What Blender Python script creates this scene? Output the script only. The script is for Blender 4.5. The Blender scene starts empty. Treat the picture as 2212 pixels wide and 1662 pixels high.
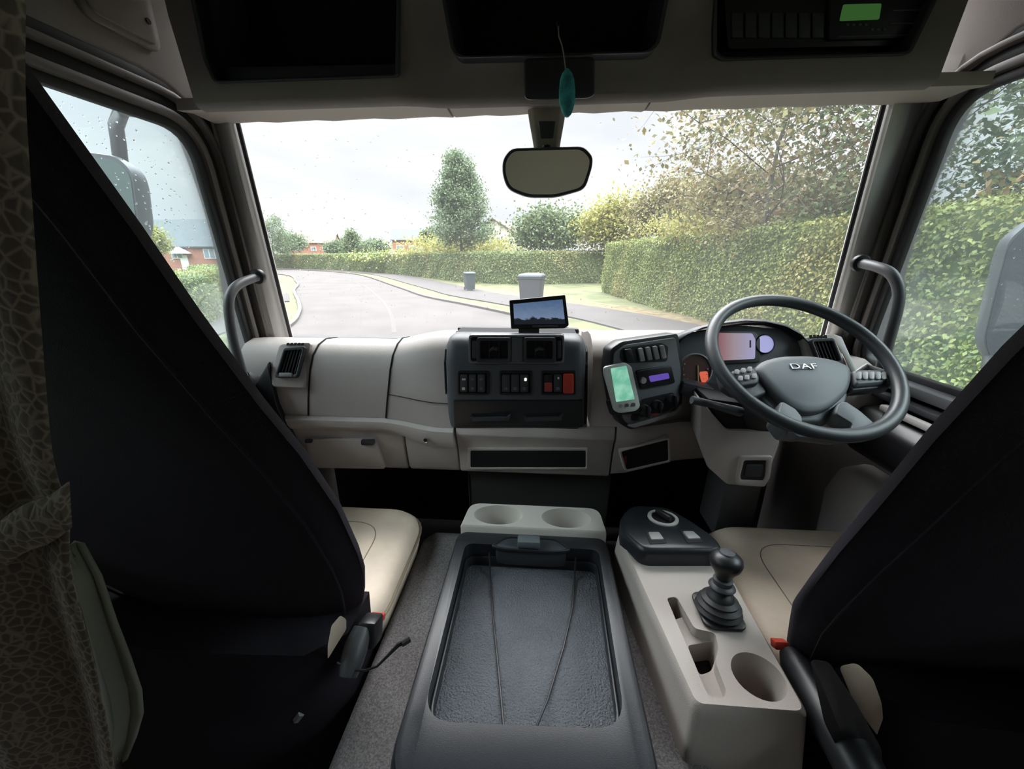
import bpy, bmesh, math, random
import numpy as np
from math import radians, sin, cos, pi, tan, sqrt
from mathutils import Vector, Matrix, noise

random.seed(7)
SC = bpy.context.scene
COL = SC.collection

# ------------------------------------------------------------------ camera
F, CX, CY = 850.0, 1106.0, 831.0            # focal length and centre in pixels of the 2212 x 1662 frame
CAM = Vector((0, 0, 2.2))
ROT = Matrix.Rotation(radians(4.15), 3, 'Z') @ Matrix.Rotation(radians(90 - 18.3), 3, 'X')
cd = bpy.data.cameras.new('camera'); cam = bpy.data.objects.new('camera', cd); COL.objects.link(cam)
cam.matrix_world = Matrix.Translation(CAM) @ ROT.to_4x4()
cd.sensor_fit = 'HORIZONTAL'; cd.sensor_width = 36; cd.lens = 36 * F / 2212.0
cd.clip_start = 0.01; cd.clip_end = 500
SC.camera = cam

# ------------------------------------------------------------------ world: bright overcast sky, brighter overhead
w = bpy.data.worlds.new('overcast_sky'); SC.world = w; w.use_nodes = True
nt = w.node_tree; nt.nodes.clear()
def N(t, **k):
    n = nt.nodes.new(t)
    for a, b in k.items(): setattr(n, a, b)
    return n
tc = N('ShaderNodeTexCoord'); sep = N('ShaderNodeSeparateXYZ'); nt.links.new(tc.outputs['Generated'], sep.inputs[0])
rmp = N('ShaderNodeMapRange'); rmp.interpolation_type = 'SMOOTHSTEP'
rmp.inputs['From Min'].default_value = 0.36; rmp.inputs['From Max'].default_value = 0.64
rmp.inputs['To Min'].default_value = 0.80; rmp.inputs['To Max'].default_value = 9.5
nt.links.new(sep.outputs['Z'], rmp.inputs['Value'])
mp = N('ShaderNodeMapping'); mp.inputs['Scale'].default_value = (1.3, 1.3, 4.0); nt.links.new(tc.outputs['Generated'], mp.inputs[0])
nz = N('ShaderNodeTexNoise'); nz.inputs['Scale'].default_value = 2.3; nz.inputs['Detail'].default_value = 5; nz.inputs['Distortion'].default_value = 0.4
nt.links.new(mp.outputs[0], nz.inputs['Vector'])
cr = N('ShaderNodeValToRGB'); cr.color_ramp.elements[0].position = 0.34; cr.color_ramp.elements[0].color = (0.80, 0.83, 0.88, 1)
cr.color_ramp.elements[1].position = 0.62; cr.color_ramp.elements[1].color = (1.0, 1.0, 1.0, 1)
nt.links.new(nz.outputs['Fac'], cr.inputs[0])
bg = N('ShaderNodeBackground'); nt.links.new(cr.outputs[0], bg.inputs['Color']); nt.links.new(rmp.outputs[0], bg.inputs['Strength'])
wo = N('ShaderNodeOutputWorld'); nt.links.new(bg.outputs[0], wo.inputs['Surface'])
SC.view_settings.view_transform = 'Standard'; SC.view_settings.look = 'None'
SC.view_settings.gamma = 1; SC.view_settings.use_curve_mapping = False
SC.view_settings.exposure = 0.42
SC.cycles.max_bounces = 10; SC.cycles.transparent_max_bounces = 24; SC.cycles.caustics_refractive = False; SC.cycles.caustics_reflective = False
# weak broad sun behind the cloud, ahead and to the left
sd = bpy.data.lights.new('veiled_sun', 'SUN'); sd.energy = 2.2; sd.angle = radians(50); sd.color = (1, 0.98, 0.94)
so = bpy.data.objects.new('veiled_sun', sd); COL.objects.link(so); so.rotation_euler = (radians(-38), radians(-14), 0)

# ------------------------------------------------------------------ pixel -> place helpers
def ray(px, py): return ROT @ Vector(((px - CX) / F, -(py - CY) / F, -1.0))
def P(px, py, X=None, Y=None, Z=None):
    d = ray(px, py)
    t = (X - CAM.x) / d.x if X is not None else (Y / d.y if Y is not None else (Z - CAM.z) / d.z)
    return CAM + d * t
class Plane:
    def __init__(s, p0, n): s.p = Vector(p0); s.n = Vector(n).normalized()
    def __call__(s, px, py, h=0.0):
        d = ray(px, py); return CAM + d * ((s.p - CAM).dot(s.n) / d.dot(s.n)) + s.n * h

# ------------------------------------------------------------------ materials
MATS = {}
def mat(name, col, rough=0.6, metal=0.0, bump=0.0, bscale=200.0, var=0.0, vscale=8.0, emit=None, spec=0.5, coat=0.0):
    if name in MATS: return MATS[name]
    m = bpy.data.materials.new(name); m.use_nodes = True; t = m.node_tree; b = t.nodes['Principled BSDF']
    b.inputs['Base Color'].default_value = (*col, 1); b.inputs['Roughness'].default_value = rough
    b.inputs['Metallic'].default_value = metal; b.inputs['Specular IOR Level'].default_value = spec
    b.inputs['Coat Weight'].default_value = coat
    c = t.nodes.new('ShaderNodeTexCoord')
    if bump:
        n = t.nodes.new('ShaderNodeTexNoise'); n.inputs['Scale'].default_value = bscale; n.inputs['Detail'].default_value = 3
        t.links.new(c.outputs['Object'], n.inputs['Vector'])
        bp = t.nodes.new('ShaderNodeBump'); bp.inputs['Strength'].default_value = bump; bp.inputs['Distance'].default_value = 0.002
        t.links.new(n.outputs['Fac'], bp.inputs['Height']); t.links.new(bp.outputs[0], b.inputs['Normal'])
    if var:
        n = t.nodes.new('ShaderNodeTexNoise'); n.inputs['Scale'].default_value = vscale; n.inputs['Detail'].default_value = 5
        t.links.new(c.outputs['Object'], n.inputs['Vector'])
        r = t.nodes.new('ShaderNodeValToRGB')
        r.color_ramp.elements[0].position = .35; r.color_ramp.elements[1].position = .65
        r.color_ramp.elements[0].color = (*[x * (1 - var) for x in col], 1); r.color_ramp.elements[1].color = (*[min(1, x * (1 + var)) for x in col], 1)
        t.links.new(n.outputs['Fac'], r.inputs[0]); t.links.new(r.outputs[0], b.inputs['Base Color'])
    if emit:
        b.inputs['Emission Color'].default_value = (*emit[0], 1); b.inputs['Emission Strength'].default_value = emit[1]
    MATS[name] = m; return m
BEIGE = mat('beige_grained_plastic', (0.545, 0.50, 0.47), .6, bump=.25, bscale=500, var=.05, vscale=6)
LIGHTH = mat('pale_header_vinyl', (0.50, 0.455, 0.40), .7, bump=.2, bscale=300)
HEAD = mat('shade_toned_beige_plastic', (0.22, 0.192, 0.178), .7, bump=.2, bscale=400, var=.05)  # same beige plastic, its colour darkened for the low light overhead
LGREY = mat('light_grey_plastic', (0.50, 0.49, 0.47), .55, bump=.15, bscale=500)
DARK = mat('charcoal_plastic', (0.040, 0.043, 0.050), .48, bump=.2, bscale=600)
CENTRE = mat('anthracite_panel_plastic', (0.085, 0.092, 0.104), .48, bump=.2, bscale=600)
BLACK = mat('black_plastic', (0.012, 0.012, 0.014), .4)
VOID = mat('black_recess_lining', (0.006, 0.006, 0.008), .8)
RUBBER = mat('black_rubber', (0.018, 0.018, 0.02), .55)
TAUPE = mat('brown_grey_rubber_trim', (0.14, 0.125, 0.115), .55)
TRAY = mat('pebbled_black_tray_plastic', (0.088, 0.094, 0.107), .40, bump=1, bscale=230, var=.12, vscale=9)
RIM = mat('satin_dark_console_plastic', (0.018, 0.020, 0.024), .33, bump=.1, bscale=700, spec=.38)
WHEEL = mat('dark_grey_wheel_leather', (0.050, 0.057, 0.063), .38, bump=.15, bscale=800)
HUB = mat('grey_hub_plastic', (0.115, 0.132, 0.142), .5, bump=.15, bscale=800)
MIDG = mat('mid_grey_fascia', (0.125, 0.135, 0.145), .45, bump=.15, bscale=700)
SILVER = mat('silver_chrome', (0.8, 0.8, 0.82), .25, metal=1)
CREAM = mat('cream_leather', (0.88, 0.72, 0.57), .55, bump=.3, bscale=160, var=.06, vscale=14)
COVER = mat('black_fabric_cover', (0.020, 0.017, 0.024), .85, bump=.5, bscale=900, var=.2, vscale=5, spec=.25)
TRAY.node_tree.nodes['Bump'].inputs['Distance'].default_value = .006
CARPET = mat('grey_speckled_carpet', (0.17, 0.16, 0.16), .95, bump=1, bscale=500, var=.3, vscale=260, spec=.1)
FLOORM = mat('dark_ribbed_floor_mat', (0.02, 0.02, 0.022), .7, bump=.6, bscale=120)
RED = mat('red_plastic', (0.55, 0.05, 0.03), .4)
WHITEP = mat('white_marking', (0.7, 0.7, 0.68), .5)
HANDLE = mat('grey_handle_rubber', (0.13, 0.135, 0.145), .45)
STITCH = mat('brown_seam_thread', (0.32, 0.26, 0.19), .8)
SWITCHG = mat('grey_switch_plastic', (0.30, 0.30, 0.30), .4)

def node_mat(name):
    m = bpy.data.materials.new(name); m.use_nodes = True; t = m.node_tree; t.nodes.clear(); MATS[name] = m
    o = t.nodes.new('ShaderNodeOutputMaterial')
    def A(ty, **k):
        n = t.nodes.new(ty)
        for a, b in k.items():
            if a in n.inputs.keys(): n.inputs[a].default_value = b
            else: setattr(n, a, b)
        return n
    return m, t, A, (lambda a, b: t.links.new(a, b)), o
def glass_mat(name, tint, haze):
    m, t, A, L, o = node_mat(name)
    tr = A('ShaderNodeBsdfTransparent', Color=(*tint, 1)); gl = A('ShaderNodeBsdfGlossy', Roughness=0.02)
    fr = A('ShaderNodeFresnel', IOR=1.30); mx = A('ShaderNodeMixShader'); L(fr.outputs[0], mx.inputs[0]); L(tr.outputs[0], mx.inputs[1]); L(gl.outputs[0], mx.inputs[2])
    tl = A('ShaderNodeBsdfTranslucent', Color=(.9, .92, .95, 1)); n = A('ShaderNodeTexNoise', Scale=2.5, Detail=3.0)
    c = A('ShaderNodeTexCoord'); L(c.outputs['Object'], n.inputs['Vector'])
    r = A('ShaderNodeMapRange'); r.inputs['To Min'].default_value = haze * .4; r.inputs['To Max'].default_value = haze * 1.6; L(n.outputs['Fac'], r.inputs['Value'])
    m2 = A('ShaderNodeMixShader'); L(r.outputs[0], m2.inputs[0]); L(mx.outputs[0], m2.inputs[1]); L(tl.outputs[0], m2.inputs[2]); L(m2.outputs[0], o.inputs[0])
    return m
GLASS = glass_mat('misted_windscreen_glass', (.97, .98, .98), .026)
GLASSL = glass_mat('tinted_side_glass', (.90, .975, .985), .03)
m, t, A, L, o = node_mat('rain_water'); g = A('ShaderNodeBsdfGlass', IOR=1.25, Roughness=0.0); L(g.outputs[0], o.inputs[0]); WATER = m
def mirror_mat():
    return mat('mirror_glass', (0.95, 0.95, 0.93), .03, metal=1)
MIRROR = mirror_mat()

def leaf_mat(name, cols, transl=.35, patch=None, pscale=.5, k=.50):
    """per-leaf colour from the face attribute rnd; patch = colour of autumn patches"""
    cols = [[x * k for x in c] for c in cols]; patch = [x * k for x in patch] if patch else None
    m, t, A, L, o = node_mat(name)
    at = A('ShaderNodeAttribute', attribute_name='rnd'); r = A('ShaderNodeValToRGB'); r.color_ramp.interpolation = 'LINEAR'
    while len(r.color_ramp.elements) < len(cols): r.color_ramp.elements.new(.5)
    for i, c in enumerate(cols):
        e = r.color_ramp.elements[i]; e.position = i / (len(cols) - 1); e.color = (*c, 1)
    L(at.outputs['Fac'], r.inputs[0]); out = r.outputs[0]
    if patch:
        c = A('ShaderNodeTexCoord'); n = A('ShaderNodeTexNoise', Scale=pscale, Detail=3.0); L(c.outputs['Object'], n.inputs['Vector'])
        q = A('ShaderNodeMapRange'); q.inputs['From Min'].default_value = .52; q.inputs['From Max'].default_value = .68; q.inputs['To Max'].default_value = .75
        L(n.outputs['Fac'], q.inputs['Value']); mx = A('ShaderNodeMixRGB'); L(q.outputs[0], mx.inputs[0]); L(out, mx.inputs[1]); mx.inputs[2].default_value = (*patch, 1); out = mx.outputs[0]
    d = A('ShaderNodeBsdfPrincipled', Roughness=.55); L(out, d.inputs['Base Color']); tl = A('ShaderNodeBsdfTranslucent'); L(out, tl.inputs[0])
    mx = A('ShaderNodeMixShader'); mx.inputs[0].default_value = transl; L(d.outputs[0], mx.inputs[1]); L(tl.outputs[0], mx.inputs[2]); L(mx.outputs[0], o.inputs[0])
    return m

# ------------------------------------------------------------------ mesh builder
class MB:
    def __init__(s): s.v = []; s.f = []
    def add(s, vs, fs):
        k = len(s.v); s.v += [Vector(a) for a in vs]; s.f += [[i + k for i in f] for f in fs]; return s
    def box(s, c, d, rot=None):
        c = Vector(c); q = []
        for x in (-.5, .5):
            for y in (-.5, .5):
                for z in (-.5, .5):
                    p = Vector((x * d[0], y * d[1], z * d[2]))
                    q.append(c + (rot @ p if rot else p))
        return s.add(q, [[0, 1, 3, 2], [4, 6, 7, 5], [0, 4, 5, 1], [2, 3, 7, 6], [0, 2, 6, 4], [1, 5, 7, 3]])
    def ext(s, poly, off):
        """closed solid: polygon (3-D points) pushed along the vector off"""
        n = len(poly); off = Vector(off)
        return s.add(list(poly) + [Vector(p) + off for p in poly],
                     [list(range(n))[::-1], list(range(n, 2 * n))] + [[i, (i + 1) % n, n + (i + 1) % n, n + i] for i in range(n)])
    def ring(s, outer, inner, off):
        n = len(outer); off = Vector(off); fs = []
        for i in range(n):
            j = (i + 1) % n
            fs += [[i, n + i, n + j, j], [2 * n + i, 2 * n + j, 3 * n + j, 3 * n + i], [i, j, 2 * n + j, 2 * n + i], [n + i, 3 * n + i, 3 * n + j, n + j]]
        return s.add(list(outer) + list(inner) + [Vector(p) + off for p in outer] + [Vector(p) + off for p in inner], fs)
    def tube(s, path, r, n=10, closed=False):
        path = [Vector(p) for p in path]; m = len(path); rr = r if isinstance(r, (list, tuple)) else [r] * m
        vs = []; up = None
        for i, p in enumerate(path):
            a = path[(i - 1) % m] if closed or i else p; b = path[(i + 1) % m] if closed or i < m - 1 else p
            d = (b - a).normalized()
            if up is None: up = Vector((0, 0, 1)) if abs(d.z) < .9 else Vector((1, 0, 0))
            x = d.cross(up).normalized(); up = x.cross(d).normalized()
            for k in range(n):
                t = 2 * pi * k / n; vs.append(p + x * (cos(t) * rr[i]) + up * (sin(t) * rr[i]))
        fs = [[i * n + k, i * n + (k + 1) % n, ((i + 1) % m) * n + (k + 1) % n, ((i + 1) % m) * n + k] for i in range(m if closed else m - 1) for k in range(n)]
        if not closed: fs += [list(range(n))[::-1], [(m - 1) * n + k for k in range(n)]]
        return s.add(vs, fs)
    def loft(s, secs, closed=True, caps=True):
        n = len(secs[0]); vs = [p for q in secs for p in q]
        kk = n if closed else n - 1
        fs = [[i * n + k, i * n + (k + 1) % n, (i + 1) * n + (k + 1) % n, (i + 1) * n + k] for i in range(len(secs) - 1) for k in range(kk)]
        if caps and closed: fs += [list(range(n))[::-1], [(len(secs) - 1) * n + k for k in range(n)]]
        return s.add(vs, fs)
    def lathe(s, prof, c, M=None, n=24):
        c = Vector(c); M = M or Matrix.Identity(3)
        return s.loft([[c + M @ Vector((r * cos(2 * pi * k / n), r * sin(2 * pi * k / n), z)) for k in range(n)] for r, z in prof])
def rpoly(pts, r, seg=4):
    """round the corners of a 2-D polygon"""
    out = []; n = len(pts); rr = r if isinstance(r, (list, tuple)) else [r] * n
    for i in range(n):
        p = Vector(pts[i]).to_2d(); a = (Vector(pts[i - 1]).to_2d() - p); b = (Vector(pts[(i + 1) % n]).to_2d() - p)
        q = min(rr[i], a.length * .45, b.length * .45)
        if q <= 0: out.append(tuple(p)); continue
        A_ = p + a.normalized() * q; B_ = p + b.normalized() * q
        for k in range(seg + 1):
            t = k / seg; out.append(tuple(A_ * (1 - t) ** 2 + p * 2 * t * (1 - t) + B_ * t * t))
    return out
def rrect(x0, y0, x1, y1, r, seg=4): return rpoly([(x0, y0), (x1, y0), (x1, y1), (x0, y1)], r, seg)

def tag(o, label=None, cat=None, group=None, kind=None):
    if label: o['label'] = label
    if cat: o['category'] = cat
    if group: o['group'] = group
    if kind: o['kind'] = kind
    return o
def thing(name, label, cat, loc, group=None):
    o = bpy.data.objects.new(name, None); COL.objects.link(o); o.location = loc; o.empty_display_size = .05
    return tag(o, label, cat, group)
def wloc(o):
    v = Vector(o.location)
    while o.parent: o = o.parent; v += Vector(o.location)
    return v
def obj(name, mb, m, parent=None, bevel=0.0, seg=2, smooth=True, ang=38, sub=0, label=None, kind=None):
    bm = bmesh.new(); vs = [bm.verts.new(v) for v in mb.v]
    for f in mb.f:
        try: bm.faces.new([vs[i] for i in f])
        except ValueError: pass
    bmesh.ops.recalc_face_normals(bm, faces=bm.faces)
    if bevel:
        es = [e for e in bm.edges if len(e.link_faces) == 2 and e.calc_face_angle(0) > radians(32)]
        bmesh.ops.bevel(bm, geom=es, offset=bevel, segments=seg, affect='EDGES', profile=.5, clamp_overlap=True)
    c = Vector((0, 0, 0))
    if mb.v:
        lo = Vector([min(v[i] for v in mb.v) for i in range(3)]); hi = Vector([max(v[i] for v in mb.v) for i in range(3)]); c = (lo + hi) / 2
    for v in bm.verts: v.co -= c
    me = bpy.data.meshes.new(name); bm.to_mesh(me); bm.free()
    if smooth: me.shade_smooth(); me.set_sharp_from_angle(angle=radians(ang))
    me.materials.append(m)
    o = bpy.data.objects.new(name, me); COL.objects.link(o)
    if parent: o.parent = parent; o.location = c - wloc(parent)
    else: o.location = c
    if sub:
        md = o.modifiers.new('subdivision', 'SUBSURF'); md.levels = sub; md.render_levels = sub
    return tag(o, label, kind=kind)
def struct(name, mb, m, parent=None, **k):
    o = obj(name, mb, m, parent, **k); 
    if not parent: o['kind'] = 'structure'
    return o
def cut(o, mb, ang=38):
    """subtract a closed solid from a finished mesh object, leaving only the result"""
    c = obj('cutter', mb, VOID, smooth=False)
    md = o.modifiers.new('cut', 'BOOLEAN'); md.object = c; md.solver = 'EXACT'
    dg = bpy.context.evaluated_depsgraph_get(); dg.update()
    me = bpy.data.meshes.new_from_object(o.evaluated_get(dg)); o.modifiers.remove(md)
    old = o.data; me.name = old.name; o.data = me; bpy.data.meshes.remove(old)
    cm = c.data; bpy.data.objects.remove(c); bpy.data.meshes.remove(cm)
    me.shade_smooth(); me.set_sharp_from_angle(angle=radians(ang))
def plate(mb, pl, poly, h0, h1): return mb.ext([pl(x, y, h0) for x, y in poly], pl.n * (h1 - h0))
def frame(mb, pl, outer, inner, h0, h1): return mb.ring([pl(x, y, h0) for x, y in outer], [pl(x, y, h0) for x, y in inner], pl.n * (h1 - h0))
def grow(poly, d):
    cx = sum(p[0] for p in poly) / len(poly); cy = sum(p[1] for p in poly) / len(poly)
    hx = max(abs(p[0] - cx) for p in poly); hy = max(abs(p[1] - cy) for p in poly)
    return [(cx + (p[0] - cx) * (1 + d / hx), cy + (p[1] - cy) * (1 + d / hy)) for p in poly]

# ================================================================== CAB SHELL
FL = 0.95
struct('floor', MB().box((.02, .75, FL - .03), (2.1, 1.9, .06)), FLOORM)
struct('ceiling', MB().box((.02, .45, 3.03), (2.1, 2.0, .06)), HEAD)
struct('wall_back', MB().box((.02, -.6, 2.0), (2.1, .05, 2.1)), mat('dark_rear_lining', (.08, .075, .07), .9))
struct('trim_5', MB().box((.02, -.555, 2.42), (1.9, .04, .62)), mat('cream_mirror_reflector', (.88, .80, .72), .8), bevel=.015)  # unseen pale panel, added to give the interior mirror a bright reflection
struct('wall_front', MB().box((.02, 1.64, 1.38), (2.2, .05, .96)), BLACK)

def dpath(side, off):
    """rounded outline of a side window in (Y, z), grown outward by off"""
    xw = 1.22 if side > 0 else 1.165; zt = 2.565 if side > 0 else 2.515
    zb = 1.885 if side > 0 else 1.86
    p = [(-.35 - off, zb - off), (xw + .06 + off, zb - off), (xw - .0 + off * 1.0, zt + off), (-.35 - off, zt + off)]
    return rpoly(p, [.03 + off, .05 + off, .085 + off, .05 + off], 7)
for side, X, n in ((-1, -.98, 1), (1, 1.03, 2)):
    nm = 'left' if side < 0 else 'right'
    def L3(path, x): return [Vector((x, y, z)) for y, z in path]
    door = tag(bpy.data.objects.new('door_%d' % n, None), kind='structure'); COL.objects.link(door); door.location = (X, .5, FL)
    obj('window_seal', MB().ring(L3(dpath(side, .018), X), L3(dpath(side, -.004), X), (-side * .02, 0, 0)), RUBBER, door, bevel=.003)
    obj('window_trim', MB().ring(L3(dpath(side, .040), X), L3(dpath(side, .018), X), (-side * .03, 0, 0)), TAUPE, door, bevel=.006)
    obj('window_frame', MB().ring(L3(dpath(side, .068), X), L3(dpath(side, .040), X), (-side * .016, 0, 0)), BLACK, door, bevel=.003)
    obj('door_seal', MB().ring(L3(dpath(side, .082), X), L3(dpath(side, .068), X), (-side * .034, 0, 0)), TAUPE, door, bevel=.004)
    obj('body_seal', MB().ring(L3(dpath(side, .112), X), L3(dpath(side, .082), X), (-side * .022, 0, 0)), RUBBER, door, bevel=.005)
    g = MB().ext(L3(dpath(side, .035), X + side * .002), (side * .004, 0, 0))
    wn = struct('window_%d' % (n + 1), g, GLASSL, smooth=False)
    # outer door skin and lower door panel
    ob = dpath(side, .09)
    zb = min(z for y, z in dpath(side, .09)); 
    struct('wall_' + nm, MB().box((X + side * .03, .45, 2.83), (.05, 2.0, .38)).box((X + side * .03, -.5, 2.2), (.05, .35, 1.3)), HEAD)
    z0 = 1.885 if side > 0 else 1.86
    lo = obj('door_panel', MB().box((X + side * .03, .53, (FL + z0) / 2 - .02), (.06, 2.3, z0 - FL - .0)), BEIGE, door, bevel=.004)
    obj('window_ledge', MB().box((X - side * .022, .42, z0 - .028), (.07, 1.62, .030)), HANDLE, door, bevel=.008)
    obj('ledge_strip', MB().box((X - side * .045, .42, z0 - .062), (.06, 1.60, .018)), DARK, door, bevel=.005)
# upper side panels above the doors, with their raised rounded covers
for side, X in ((-1, -.955), (1, 1.005)):
    nm = 'side' ; zb = 2.615 if side < 0 else 2.665
    pts = [(-.5, zb), (1.05, zb), (1.12, zb - .01), (1.20, zb - .045), (1.34, zb - .06), (1.34, 3.0), (-.5, 3.0)]
    o = struct('trim_%d' % (1 if side < 0 else 2), MB().ext([Vector((X, y, z)) for y, z in pts], (side * .03, 0, 0)), HEAD, bevel=.012, seg=3)
for side, X in ((-1, -.953), (1, 1.003)):
    cov = thing('storage_cover', 'shade-toned beige rounded cover panel above the passenger side window' if side < 0 else 'shade-toned beige rounded cover panel above the driver side window', 'panel', (X, .98, 2.7))
    for a, b in (((.93, 1.11), 0), ((.70, .895), 1)):
        q = rrect(a[0], 2.665 + (.05 if side > 0 else 0), a[1], 2.95, .03, 5)
        q2 = rrect(a[0] + .012, 2.677 + (.05 if side > 0 else 0), a[1] - .012, 2.94, .022, 5)
        obj('cover_panel', MB().ext([Vector((X, y, z)) for y, z in q], (-side * .012, 0, 0)).ext([Vector((X - side * .010, y, z)) for y, z in q2], (-side * .008, 0, 0)), HEAD, cov, bevel=.005)
        for yy, zz in ((a[0] + .04, 2.80), (a[1] - .03, 2.72)):
            obj('screw', MB().lathe([(.006, 0), (.006, .003)], (X - side * .0175, yy, zz + (.05 if side > 0 else 0)), Matrix.Rotation(-side * pi / 2, 3, 'Y'), 10), VOID, cov)

# A-pillars
for side in (-1, 1):
    Xd = -.965 if side < 0 else 1.015
    it = P(495, 262, Y=1.22) if side < 0 else P(1935, 212, Y=1.22)
    ib = P(618, 740, Y=1.38) if side < 0 else P(1800, 700, Y=1.38)
    secs = []
    for k in range(9):
        t = k / 8 * 1.22 - .12
        I = ib.lerp(it, t); z = I.z
        yd = (1.225 - .06 * t if side < 0 else 1.28 - .06 * t) + .085
        A0 = Vector((Xd + side * .015, yd - .03, z)); A1 = Vector((Xd - side * .012, yd + .0, z))
        mid = Vector((A1.x * .5 + I.x * .5 - side * .012, A1.y * .5 + I.y * .5 - .012, z)) if abs(I.y - A1.y) > 0 else A1
        I2 = Vector((I.x + side * .004, I.y + .02, z)); O1 = Vector((I.x + side * .035, I.y + .10, z)); O2 = Vector((Xd + side * .06, yd + .06, z))
        secs.append([A0, A1, A1.lerp(mid, .5) - Vector((side * .006, .004, 0)), mid, mid.lerp(I, .6) - Vector((side * .004, .004, 0)), I, I2, O1, O2])
    struct('trim_%d' % (3 if side < 0 else 4), MB().loft(secs), LGREY, ang=50)
    obj('glass_seal', MB().tube([q_[6] + Vector((side * -.006, .012, 0)) for q_ in secs], .006, 6), RUBBER, bpy.data.objects['trim_%d' % (3 if side < 0 else 4)])
    # grab handle on the pillar
    gh = [P(556, 598, Y=1.235), P(520, 612, Y=1.16), P(500, 632, Y=1.115), P(494, 665, Y=1.09), P(503, 730, Y=1.08), P(520, 795, Y=1.085), P(533, 838, Y=1.09), P(540, 862, Y=1.11)] if side < 0 else \
         [P(1860, 569, Y=1.25), P(1895, 577, Y=1.18), P(1925, 592, Y=1.135), P(1941, 625, Y=1.11), P(1938, 665, Y=1.10), P(1920, 735, Y=1.10), P(1905, 790, Y=1.105), P(1896, 820, Y=1.12)]
    sm = []
    for i in range(len(gh) - 1):
        a = gh[max(i - 1, 0)]; b = gh[i]; c = gh[i + 1]; d = gh[min(i + 2, len(gh) - 1)]
        for k in range(5):
            t = k / 5; sm.append(.5 * ((2 * b) + (c - a) * t + (2 * a - 5 * b + 4 * c - d) * t * t + (3 * b - a - 3 * c + d) * t ** 3))
    sm.append(gh[-1])
    h = thing('grab_handle', 'grey rubber grab handle on the left pillar beside the passenger window' if side < 0 else 'grey rubber grab handle on the right pillar behind the steering wheel', 'handle', gh[0])
    obj('grip', MB().tube(sm, .0135, 12), HANDLE, h)
    d0 = (gh[1] - gh[0]).normalized()
    obj('mount', MB().tube([gh[0] - d0 * .012, gh[0] + d0 * .006], .024, 16), BLACK, h, bevel=.004)

# windscreen: curved glass, header trim
WY = lambda z: 1.53 - (z - 1.85) * .27
rows = []
for k in range(9):
    z = 1.82 + (2.66 - 1.82) * k / 8
    rows.append([Vector((.02 + x * 1.06, WY(z) - .10 * abs(x) ** 2.5, z)) for x in [i / 10 - 1 for i in range(21)]])
struct('window_1', MB().loft(rows, closed=False, caps=False), GLASS, ang=80)
# header strip above the glass (soft beige blind casing), a roll in three lengths
hs = thing('header_trim', 'pale beige trim strip along the top of the windscreen', 'trim', (.02, 1.2, 2.56))
def strip(x0, x1, nm):
    secs = []
    for k in range(13):
        x = x0 + (x1 - x0) * k / 12; zt = 2.556 + .004 * x
        e = .0018 * sin(k * 2.1 + x0 * 9)
        secs.append([Vector((x, y, z)) for y, z in ((1.10, zt - .006), (1.12, zt - .004), (1.15, zt + .002), (1.22, zt + .000 + e), (1.25, zt + .006 + e), (1.27, zt + .03), (1.27, zt + .06), (1.10, zt + .02))])
    obj(nm, MB().loft(secs), LIGHTH, hs, ang=50)
strip(-.93, -.252, 'side_strip'); strip(-.246, .256, 'centre_strip'); strip(.262, .975, 'side_strip')

# ================================================================== OVERHEAD CONSOLE
oc = thing('overhead_console', 'shade-toned beige overhead console with three dark storage bays above the windscreen', 'console', (.02, 1.1, 2.52))
secs = []
for k in range(41):
    x = -.80 + k * (1.585 / 40)
    # centre bay is set back, with angled shoulders
    u = (x - .02); s = min(1, max(0, (abs(u) - .235) / .11)); s = s * s * (3 - 2 * s); c = min(1, max(0, (.785 - abs(u)) / .03))
    yb = 1.0 + .045 * (1 - s); zb = 2.522 + .004 * x + .006 * (1 - s)
    secs.append([Vector((x, y, z)) for y, z in ((yb + .03, zb), (yb + .008, zb + .003), (yb, zb + .012), (yb - .006 + .0 * s, zb + .06 - .02 * (1 - s)), (yb - .055 * (1 - s) - .02, zb + .16), (yb - .045 * (1 - s) - .03, 2.99), (1.27, 2.99), (1.27, 2.61), (1.19, zb + .06))])
body = obj('housing', MB().loft(secs), HEAD, oc, ang=45)
PO = Plane((0, .985, 2.6), (0, -1, -.12))
bays = [[(385, -140), (868, -140), (862, 166), (462, 180), (440, 130)], [(930, -140), (1470, -140), (1425, 95), (1405, 115), (990, 126), (975, 110)], [(1545, -140), (2090, -140), (1965, 118), (1560, 130), (1543, 118)]]
for b in bays:
    q = rpoly(b, 12, 4)
    cut(body, MB().ext([PO(x, y, 0) + PO.n * .12 for x, y in q], -PO.n * (.31 if b[0][0] < 1500 else .20)), 62)
    cutp = [PO(x, y, -.03) for x, y in q]
for i, b in enumerate(bays):
    q = rpoly(b, 12, 4); q2 = rpoly(grow(b, -9), 10, 4)
    obj('bay_rim', MB().ring([PO(x, y, .004) for x, y in q], [PO(x, y, .002) for x, y in q2], -PO.n * .05), DARK, oc, bevel=.003)
    deep = .20 if i < 2 else .09
    if i == 2: deep = .09
    w0 = [PO(x, y, 0) for x, y in q]; w1 = [PO(x, y, 0) for x, y in q2]
    obj('bay_liner', MB().ring([p - PO.n * .004 for p in w0], [p - PO.n * .004 for p in w1], -PO.n * (deep - .02)), DARK, oc)
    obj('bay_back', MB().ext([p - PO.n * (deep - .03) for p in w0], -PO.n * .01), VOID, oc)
# stepped inner lip of the left bay
obj('bay_lip', MB().ext([PO(x, y, -.03) for x, y in [(462, 136), (858, 128), (860, 164), (466, 176)]], -PO.n * .10), DARK, oc, bevel=.003)
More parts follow.
